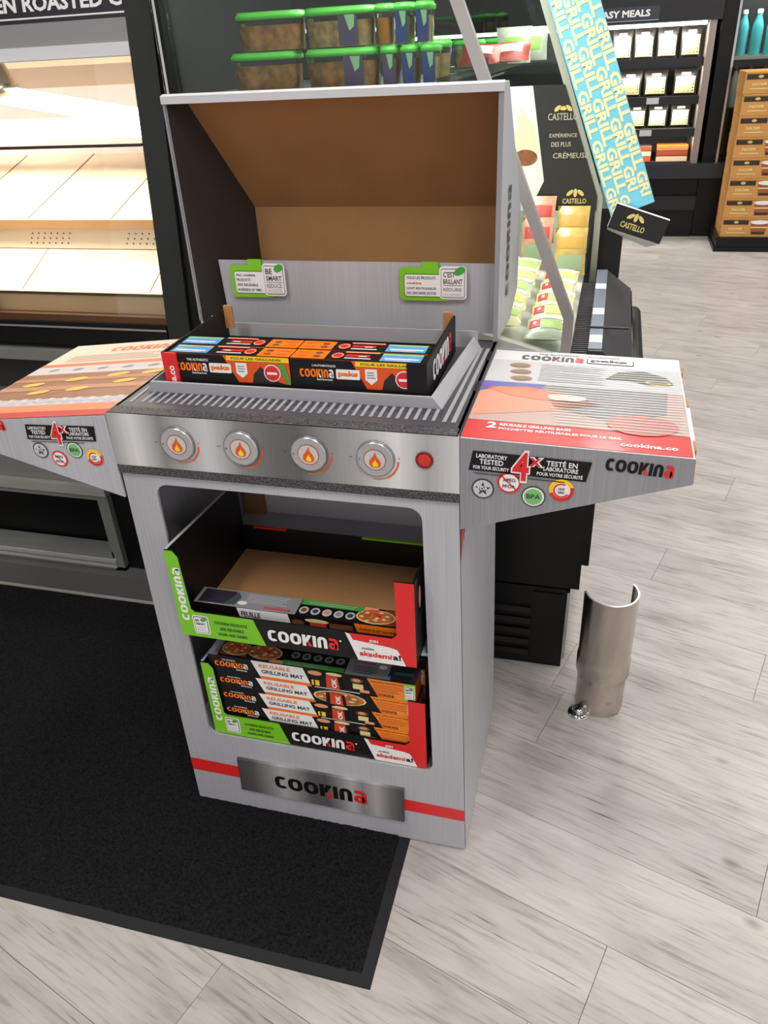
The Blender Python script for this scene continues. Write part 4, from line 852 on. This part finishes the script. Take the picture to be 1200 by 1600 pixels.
# poster on the divider
pb = MB().prism([(.40, .985), (.702, .985), (.702, 1.02), (.600, 1.285), (.40, 1.285)], xz, 1.288, 1.2905, M('poster_black', (44, 44, 42), .3))
po = pb.build('poster'); tag(po, 'dark cheese poster with pale script on the clear divider of the cheese case', 'poster')
mb = MB(); d = D(mb, (0, 1.2877, 0), (1, 0, 0), (0, 0, 1))
d.poly([(.40, .985), (.525, .985), (.560, 1.06), (.52, 1.285), (.40, 1.285)], M('poster_white', (206, 206, 200), .3), 1)
d.poly([(.49, 1.24), (.53, 1.19), (.545, 1.13), (.50, 1.125), (.475, 1.15)], M('poster_brie', (226, 206, 160), .3), 2); d.ell(.508, 1.118, .032, .020, BROWN, 3); d.poly([(.485, 1.09), (.53, 1.075), (.545, 1.03), (.52, 1.0), (.475, 1.02)], M('poster_light_patch', (226, 220, 200), .3), 2)  # last polygon paints an irregular white patch of light onto the poster
for i, (s_, wd) in enumerate((('CASTELLO', .075), ('EXPÉRIENCE', .07), ('DES PLUS', .05), ('CRÉMEUSE', .09))): d.text(s_, .562+.006*i, (1.205, 1.165, 1.143, 1.115)[i], (.016, .011, .011, .016)[i], M('poster_text', (196, 190, 160), .35), 3, width=wd, bold=0)
for k in range(3): d.ell(.585+.014*k, 1.232, .010, .005, GOLD, 3, 10, (.7, 0, -.7)[k])
d.text('CASTELLO', .612, 1.003, .013, GOLD, 4, width=.062); 
for k in range(3): d.ell(.630+.014*k, 1.030, .011, .005, GOLD, 4, 10, (.7, 1.57, -.7)[k])
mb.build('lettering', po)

# GRILL blade sign (in the plane of the divider end)
def board(name, label, cat, P0, ux, L0, W0, y, th, m):
    """flat board: P0 bottom-left corner (x,z), ux unit along the length (upwards)"""
    v = Vector((ux[0], 0, ux[1])).normalized(); u = Vector((v.z, 0, -v.x))
    o = Vector((P0[0], y, P0[1])); t = MB(); A = [o, o+u*W0, o+u*W0+v*L0, o+v*L0]; B = [p+Vector((0, th, 0)) for p in A]
    t.add(A, [(0, 1, 2, 3)], m); t.add(B, [(3, 2, 1, 0)], m); t.add([*A, *B], [(i, 4+i, 4+(i+1) % 4, (i+1) % 4) for i in range(4)], WHITE)
    ob = t.build(name); tag(ob, label, cat); return ob, o, u, v
SKY = M('sign_sky_blue', (112, 192, 214), .4); CRE = M('sign_cream', (226, 220, 170), .4)
ob, o, u, v = board('hanging_sign', 'sky blue board printed with GRILL over and over, hanging beside the cheese case', 'sign', (.743, .969), (-.195, .495), .66, .112, 1.268, .004, SKY)
mb = MB(); d = D(mb, o-Vector((0, .0004, 0)), u, v)
def clipped_word(a, off):
    s_ = off
    while s_ < .64:
        hgt = .026; wd = .118
        if s_-wd > 0 and s_ < .66: d.text('GRILL', a, s_, hgt, CRE, 1, width=wd*.97, rot=-math.pi/2, bold=.045)
        elif s_-.068 > 0: d.text('GRI', a, s_, hgt, CRE, 1, width=.062, rot=-math.pi/2, bold=.045)
        elif s_-.03 > 0: d.text('G', a, s_, hgt, CRE, 1, width=.026, rot=-math.pi/2, bold=.045)
        s_ += .121
for a, off in ((.003, .075), (.031, .045), (.058, .108), (.085, .085)): clipped_word(a, off)
mb.build('lettering', ob)
ob, o, u, v = board('shelf_sign', 'small black sign with gold crown lettering tilted under the blue board', 'sign', (.735, .953), (.30, .95), .062, .142, 1.235, .02, M('sign_black', (26, 25, 25), .35))
mb = MB(); d = D(mb, o-Vector((0, .0004, 0)), u, v); d.text('CASTELLO', .028, .012, .015, GOLD, 1, width=.064)
for k in range(3): d.ell(.046+.014*k, .043, .011, .005, GOLD, 1, 10, (.7, 1.57, -.7)[k])
mb.build('lettering', ob)
MB().add([o+Vector((0, -.0, -.0005)), o+u*.142+Vector((0, 0, -.0005)), o+u*.11+Vector((0, .05, -.028)), o+Vector((0, .05, -.016))], [(0, 1, 2, 3)], WHITE).build('underside_flap', ob)

# ================================================================== STAINLESS FLOOR GUARD
gd = thing('floor_guard', 'curved stainless steel guard bolted to the floor beside the case', 'guard', (.818, .462, 0))
GC = Vector((.820, .476)); GR = .0555
def gprof(z):
    r = GR
    if .155 < z: r = GR+.0035
    if .10 < z <= .155: r = GR+.0035*min(1, (z-.10)/.006) if z < .106 else GR+.0055
    return r
zs = [0, .004, .06, .100, .108, .148, .156, .166, .24, .334]
mb = MB(); A0, A1, NN = math.radians(160), math.radians(395), 30
for inner in (0, 1):
    V = []
    for z in zs:
        r = gprof(z) - inner*.004
        for i in range(NN+1):
            a = A0+(A1-A0)*i/NN
            top = z
            if z > .2:
                e = min(1, min(i, NN-i)/4.0); top = z-(.065*(1-e)**2 if i < NN/2 else .0)*(z-.2)/.134
            V.append((GC.x+r*math.cos(a), GC.y+r*math.sin(a), top))
    n = NN+1; F = [(k*n+i, k*n+i+1, (k+1)*n+i+1, (k+1)*n+i) for k in range(len(zs)-1) for i in range(NN)]
    mb.add(V, F if not inner else [f[::-1] for f in F], STEEL, True)
    if not inner: V0 = V
    else:
        k = len(zs)-1
        mb.add([V0[k*n+i] for i in range(n)]+[V[k*n+i] for i in range(n)], [(i, i+1, n+i+1, n+i) for i in range(NN)], M('steel_rim', (214, 210, 206), .3, .8))
        for i in (0, NN): mb.add([V0[q*n+i] for q in range(len(zs))]+[V[q*n+i] for q in range(len(zs))], [(q, q+1, len(zs)+q+1, len(zs)+q) for q in range(len(zs)-1)], STEEL)
mb.build('curved_plate', gd)
mb = MB(); d = D(mb, (.858, .4138, .022), (.8, .6, 0), (0, 0, 1)); d.text('BOSTON', -.012, 0, .006, M('engraved_grey', (88, 82, 76), .5), 1, width=.02); mb.build('stamp', gd)
MB().lathe([(.026, 0), (.0255, .003), (.018, .005), (.014, .0055)], CHROME, 24, (.776, .428, 0)).build('washer', gd)
MB().lathe([(.012, .005), (.012, .010), (.008, .013), (.003, .014)], CHROME, 16, (.776, .428, 0)).build('bolt', gd)

# ================================================================== HEATED CHICKEN CASE
HC = thing('heated_case', 'black heated food case with brightly lit steel decks at the left', 'display case', (-.8, .9, 0))
XL, XR = -1.75, -.245
HB = 1.15
def fy(z): return .615 + max(0, z-.85)*.115
MB().prism([(.655, 0), (.655, .10), (fy(.85), .80), (fy(.85), .85), (fy(1.75), 1.75), (1.2, 1.75), (1.2, 0)], lambda p, a: (a, p[0], p[1]), -.243, -.185, POSTM).build('end_post', HC)
MB().prism([(.66, 0), (.66, .10), (.625, .80), (.625, .85), (fy(1.75)+.01, 1.75), (1.2, 1.75), (1.2, 0)], lambda p, a: (a, p[0], p[1]), -.185, -.150, CASEBLACK).build('end_cap', HC)
MB().cyl((-.150, .640, .84), (-.150, .644, 1.75), .0085, .0085, 16, CHROME).build('chrome_tube', HC)
MB().prism([(.80, 1.055), (HB, 1.165), (HB, 1.16), (.80, 1.048)], lambda p, a: (a, p[0], p[1]), XL, XR, WARMSTEEL).build('upper_deck', HC)
for x in (-1.6, -1.36, -1.12, -.92, -.697, -.455, -.33): MB().hexa([(x-.0012, .80, 1.0545), (x+.0012, .80, 1.0545), (x+.0012, HB, 1.1645), (x-.0012, HB, 1.1645), (x-.0012, .80, 1.0562), (x+.0012, .80, 1.0562), (x+.0012, HB, 1.1662), (x-.0012, HB, 1.1662)], M('seam_dark', (96, 76, 58), .6)).build('deck_seam', HC)
MB().box(XL, XR, .785, .80, 1.036, 1.056, M('copper_edge', (206, 160, 116), .35, .4)).build('deck_edge', HC)
ri = MB().box(XL, XR, .795, .80, .985, 1.038, M('riser_white', (240, 228, 208), .4)).build('riser', HC)
ho = MB()
for g0 in (-.98, -.70, -.42):
    for i in range(7):
        for j in range(3): ho.cyl((g0+i*.0185+.006*j, .7948, .998+.012*j), (g0+i*.0185+.006*j, .7942, .998+.012*j), .0022, .0022, 6, M('hole_dark', (70, 50, 34), .7))
ho.build('perforation', ri)
MB().prism([(.660, .915), (.80, .985), (.80, .978), (.660, .908)], lambda p, a: (a, p[0], p[1]), XL, XR, WARMSTEEL).build('lower_deck', HC)
for x in (-1.3, -1.0, -.655, -.30): MB().hexa([(x-.001, .66, .9145), (x+.001, .66, .9145), (x+.001, .80, .9845), (x-.001, .80, .9845), (x-.001, .66, .9160), (x+.001, .66, .9160), (x+.001, .80, .9860), (x-.001, .80, .9860)], M('seam_dark', (96, 76, 58), .6)).build('deck_seam', HC)
MB().box(XL, XR, .645, .660, .868, .916, M('copper_steel', (240, 206, 168), .4, .1, noise=(6, .12))).build('front_lip', HC)
MB().box(XL, XR, .643, .6455, .910, .9165, M('seam_dark', (96, 76, 58), .6)).build('lip_edge', HC)
MB().box(XL, XR, .620, .66, .852, .868, M('bronze_trim', (120, 84, 62), .35, .6)).build('bronze_trim', HC)
MB().box(XL, XR, .612, .70, .795, .852, CASEBLACK).build('front_rail', HC)
MB().box(XL, XR, .610, .613, .838, .842, ALU).build('rail_highlight', HC)  # thin highlight on the black rail, put in as a pale strip
MB().box(XL, -.30, .600, .66, .755, .782, CASEGREY).build('ledge', HC)
MB().box(-.31, -.185, .585, .63, .80, .812, CASELIGHT).build('tag_rail', HC)
MB().box(XL, XR, .640, .70, .66, .755, M('case_dark_panel', (42, 43, 42), .5)).build('upper_panel', HC)
MB().box(XL, -.555, .650, .72, .375, .66, CASEGREY).build('front_panel', HC)
MB().box(XL, -.553, .632, .70, .345, .374, CASELIGHT).build('lower_ledge', HC)
MB().box(XL, -.56, .638, .69, .328, .346, CASEGREY).build('lower_ledge_face', HC)
MB().box(-.590, -.556, .640, .70, .085, .345, CASEGREY).build('stile', HC)
MB().box(XL, -.59, .70, .72, .085, .34, CASEBLACK).build('recess_back', HC)
MB().box(XL, -.585, .640, .69, .128, .150, CASEGREY).build('bottom_rail', HC)
for z in (.098, .114): MB().box(XL, -.578, .632, .66, z, z+.011, M('bright_rail', (206, 206, 204), .3, .4)).build('bright_rail', HC)
MB().box(XL, -.556, .640, .70, .082, .097, CASEGREY).build('bottom_rail', HC)
MB().box(-.556, -.185, .660, .70, .06, .80, CASEBLACK).build('side_panel', HC)
MB().prism([(.603, .004), (.611, .085), (.70, .085), (.70, .004)], lambda p, a: (a, p[0], p[1]), XL, -.19, M('kick_grey', (104, 105, 104), .45, .2)).build('kick_plate', HC)
MB().prism([(.600, .0035), (.6035, .012), (.61, .012), (.61, .0035)], lambda p, a: (a, p[0], p[1]), XL, -.19, CASELIGHT).build('kick_trim', HC)
# back wall bands, canopy, sign
bwm = [(1.15, 1.26, M('back_steel', (190, 186, 184), .4, .3)), (1.26, 1.335, M('back_grey', (150, 144, 142), .45)), (1.335, 1.385, M('back_brown', (126, 104, 88), .5)), (1.385, 1.75, M('back_tan', (178, 158, 136), .5))]
for z0, z1, m_ in bwm: MB().box(XL, XR, HB, HB+.03, z0, z1, m_).build('back_wall', HC)
MB().box(XL, XR, fy(1.4)+.004, .72, 1.398, 1.424, M('valance_white', (214, 214, 218), .4)).build('valance', HC)
MB().box(XL, XR, fy(1.45)+.004, .74, 1.424, 1.466, M('canopy_grey', (140, 140, 142), .45)).build('canopy_band', HC)
sg = MB().box(XL, XR, fy(1.5), fy(1.5)+.03, 1.466, 1.60, M('sign_slate', (42, 42, 50), .4)).build('sign_board', HC)
mb = MB(); d = D(mb, (0, fy(1.5)-.0006, 0), (1, 0, 0), (0, 0, 1)); d.rect(XL, 1.4735, XR, 1.4765, WHITE, 1); d.text('OVEN ROASTED C', -.612, 1.486, .029, WHITE, 1, width=.365, bold=.035, slant=.12); mb.build('lettering', sg)
MB().box(XL, XR, .70, HB, 1.57, 1.60, M('canopy_grey', (140, 140, 142), .45)).build('canopy_top', HC)
GB = MB().prism([(fy(.87)+.0, .868), (fy(.87)+.004, .868), (fy(1.40)+.004, 1.40), (fy(1.40), 1.40)], lambda p, a: (a, p[0], p[1]), XL, XR-.001, GLASS).build('front_glass', HC)
MB().box(XL, XR, fy(1.236)-.003, fy(1.236)+.007, 1.231, 1.237, M('glass_edge', (58, 40, 34), .4)).build('glass_edge', HC)
MB().cyl((-.80, .86, 1.345), (-.262, .86, 1.258), .022, .020, 16, HEATM).build('heat_tube', HC)
MB().cyl((-1.6, .93, 1.245), (-.36, .93, 1.238), .014, .014, 12, HEATM).build('heat_tube', HC)
sh = MB(); sh.lathe([(.020, .14), (.03, .10), (.062, .03), (.072, 0), (.068, 0), (.026, .10)], STEEL, 28, (-.74, .85, 1.330), cap=False); sh.build('lamp_shade', HC)
MB().lathe([(.001, -.005), (.05, .0), (.05, .012), (.02, .02)], HEATM, 20, (-.74, .85, 1.318)).build('lamp_bulb', HC)
for x in (-1.35, -.95, -.55): area('heat_lamp_light', (x, .715, 1.385), .38, .06, 7.5, (1, .90, .78)).rotation_euler = (math.radians(22), 0, 0)

# ================================================================== FAR WALL CASE
FC = thing('wall_case', 'black wall case lettered EASY MEALS with shelves of pouches at the back of the store', 'display case', (.4, 6.1, 0))
FY = 5.66
MB().box(-.9, 1.36, FY+.02, 6.5, .0, .43, CASEBLACK).build('base', FC)
MB().box(-.9, 1.36, FY-.01, FY+.10, .20, .30, BLACKMAT).build('lower_bumper', FC)
MB().box(-.9, 1.95, FY-.05, FY+.08, .43, .53, M('case_bumper', (34, 36, 44), .25)).build('bumper', FC, bevel=.015)
MB().box(-.9, 1.36, 6.3, 6.5, .43, 1.75, M('case_inner_dark', (48, 46, 46), .6)).build('back_panel', FC)
MB().box(1.285, 1.33, FY-.01, 6.5, .53, 1.60, M('case_upright', (150, 140, 132), .4, .3)).build('upright', FC)
for z, y in ((.535, FY), (.755, FY+.03), (.965, FY+.05), (1.205, FY+.07)):
    MB().box(-.9, 1.285, y, 6.3, z-.02, z, M('case_shelf_dark', (40, 38, 38), .5)).build('shelf', FC)
    MB().box(-.9, 1.285, y-.012, y, z-.05 if z > .6 else z-.02, z+.005, M('shelf_edge_black', (28, 28, 30), .4)).build('shelf_edge', FC)
for x, z in ((.90, .735), (.925, .945), (.86, .72)): MB().box(x, x+.085, FY+.015, FY+.0175, z-.02, z+.02, LGREY).build('price_tag', FC) if z != .72 else None
hd = MB().box(-.9, 1.36, FY-.02, 6.5, 1.43, 1.70, M('case_header', (22, 22, 26), .4)).build('header', FC)
mb = MB(); d = D(mb, (0, FY-.0225, 0), (1, 0, 0), (0, 0, 1)); d.rect(.45, 1.448, .945, 1.530, M('header_slate', (52, 54, 66), .4), 1); d.rect(.45, 1.446, .945, 1.449, LGREY, 2); d.text('EASY MEALS', .535, 1.470, .042, WHITE, 3, width=.35, bold=.035); mb.build('lettering', hd)
MB().cyl((-.8, FY+.05, 1.415), (1.27, FY+.05, 1.415), .012, .012, 10, LEDM).build('light_tube', FC)
area('wall_case_light', (.6, FY+.06, 1.40), 1.5, .06, 14, (1, .96, .86)).rotation_euler = (math.radians(28), 0, 0)
for z, y in ((1.18, FY+.06), (.94, FY+.05), (.73, FY+.02)):
    area('wall_case_light', (.9, y+.01, z-.035), .8, .03, 3.2, (1, .96, .86)).rotation_euler = (math.radians(28), 0, 0)
NOOD = M('noodle_food', (240, 224, 170), .5, noise=(22, .25)); NOO2 = M('rice_food', (234, 208, 150), .5, noise=(22, .35)); PBLK = M('pouch_black', (36, 32, 30), .35)
spots = [(1.212, [(.72, 'A'), (.872, 'A'), (1.03, 'A'), (1.19, 'B')], .19, .142), (.972, [(.80, 'B'), (.98, 'A'), (1.185, 'A')], .165, .165), (.762, [(.87, 'B'), (1.02, 'A'), (1.18, 'A')], .155, .14)]
ords = ['leftmost', 'second', 'third', 'fourth']
for (z, xs, h, wd), row in zip(spots, ('top', 'middle', 'lower')):
    for i, (x, kd) in enumerate(xs):
        pouch('meal_pouch', f'pale noodle pouch, {ords[i]} on the {row} shelf of the far wall case', 'pouch', 'pouches in the far wall case', (x, FY+.16, z), random.uniform(-.1, .1), wd, h, .06, math.radians(-8), PBLK, [('window', NOOD if kd == 'A' else NOO2, .08, .06, .92, .70, 1), ('label', M('label_black_white', (180, 176, 170), .4), .3, .76, .7, .86, 1)])
for i, (x, c_) in enumerate(((.88, WHITE), (1.14, DORANGE))):
    for j in range(3):
        tag(MB().box(x-.10, x+.12, FY+.05, FY+.22, .537+j*.037, .570+j*.037, (ORANGE, RED, BROWN)[(i+j) % 3] if i or j == 0 else (LGREY, DGREY)[j-1], {'front': (M('box_coral', (216, 96, 60), .4), M('box_cream', (226, 200, 160), .4), M('box_rust', (150, 66, 40), .4))[(j+i) % 3]}).build('meal_box', bevel=.002), f"flat meal box, {('bottom', 'middle', 'top')[j]} of the {('left', 'right')[i]} stack on the lowest far shelf", 'box', 'flat boxes in the far wall case')

# ---- drinks case next to it
DC = thing('drinks_case', 'tall black glass-fronted drinks case in the far right corner', 'display case', (2.0, 6.1, 0))
MB().box(1.365, 1.46, FY+.03, 6.5, 0, 2.0, CASEBLACK).build('side_pillar', DC)
MB().box(1.46, 2.7, 6.2, 6.5, 0, 2.0, CASEBLACK).build('back_panel', DC)
MB().box(1.46, 2.7, FY+.03, 6.2, 0, .50, CASEBLACK).build('base', DC)
for z in (.88, 1.20): MB().box(1.46, 2.7, FY+.08, 6.2, z-.02, z, CASELIGHT if z > 1 else CASEBLACK).build('shelf', DC)
MB().box(1.46, 2.7, FY+.03, FY+.036, .52, 2.0, GLASS).build('glass_door', DC)
MB().box(1.46, 1.475, FY+.02, FY+.04, .52, 2.0, CHROME).build('door_edge', DC)
MB().cyl((1.50, FY+.07, 1.62), (2.6, FY+.07, 1.62), .01, .01, 8, LEDM).build('light_tube', DC)
area('drinks_case_light', (2.0, FY+.08, 1.6), 1.0, .05, 7, (.9, 1, 1)).rotation_euler = (math.radians(25), 0, 0)
TEAL = M('teal_bottle', (60, 170, 176), .3); PALE = M('pale_bottle', (170, 176, 178), .35)
for i in range(5):
    x = 1.52+.095*i
    t = thing('drink_bottle', f'teal drink bottle, {words[i] if False else ("nearest the pillar", "second from the pillar", "third from the pillar", "fourth from the pillar", "farthest from the pillar")[i]} on the top shelf of the drinks case', 'bottle', (x, FY+.16, 1.201), group='teal bottles')
    MB().lathe([(.036, 0), (.038, .01), (.038, .17), (.030, .20), (.016, .235), (.016, .25)], TEAL, 16).build('body', t, local=True); MB().lathe([(.018, .25), (.018, .272), (.014, .275)], WHITE, 12).build('cap', t, local=True)
    if i < 4:
        t = thing('drink_bottle', f'pale grey drink bottle, {("nearest the pillar", "second from the pillar", "third from the pillar", "fourth from the pillar")[i]} on the lower shelf of the drinks case', 'bottle', (x, FY+.16, .881), group='pale bottles')
        MB().lathe([(.036, 0), (.038, .01), (.038, .15), (.030, .18), (.016, .215), (.016, .23)], PALE, 16).build('body', t, local=True); MB().lathe([(.018, .23), (.018, .252), (.014, .255)], DGREY, 12).build('cap', t, local=True)

# ================================================================== CARTON TOWER
CX, CYF, CW, CHH = 1.515, 5.20, .40, .1285
tag(MB().box(CX-.03, CX+.47, CYF-.02, CYF+.42, .085, .10, CASEBLACK).box(CX-.02, CX+.46, CYF-.01, CYF+.41, .03, .085, CASEBLACK).box(CX-.03, CX+.47, CYF-.02, CYF+.42, 0, .03, CASEBLACK).build('pallet'), 'low black plastic pallet under the tan carton tower', 'pallet')
TAN = M('tan_carton', (206, 148, 78), .6, noise=(6, .12)); TBK = M('carton_black_print', (44, 34, 24), .5)
nth = ['bottom', 'second from the bottom', 'third from the bottom', 'fourth from the bottom', 'fourth from the top', 'third from the top', 'second from the top', 'topmost']
for i in range(8):
    z0 = .1005+i*CHH; xo = random.uniform(-.006, .006)
    t = thing('carton', f'tan carton printed with a dark band and cup, {nth[i]} of the tower', 'carton', (CX+CW/2+xo, CYF+.18, z0), group='tan cartons in the tower')
    MB().box(-CW/2, CW/2, -.18, .18, 0, CHH-.002, TAN).build('box', t, local=True, bevel=.002)
    mb = MB(); d = D(mb, (-CW/2, -.1805, 0), (1, 0, 0), (0, 0, 1)); d.rect(.01, .082, .175, .112, TBK, 1); d.ell(.095, .098, .016, .009, GOLD, 2); d.text('NOIR', .05, .046, .016, CREAM, 2, width=.09, slant=.2); d.rect(.04, .026, .16, .031, CREAM, 2); d.rect(0, .112, CW, .118, M('carton_tan_dark', (170, 116, 48), .6), 1)  # includes a darker tan strip near the carton's top edge
    d.poly([(.200, .016), (.290, .016), (.305, .096), (.190, .096)], M('cup_print', (156, 84, 48), .45), 2); d.ell(.2475, .098, .060, .014, WHITE, 3); d.rect(.202, .018, .288, .034, TBK, 3); d.rect(.195, .060, .301, .068, CREAM, 3)
    mb.build('printed_artwork', t, local=True)
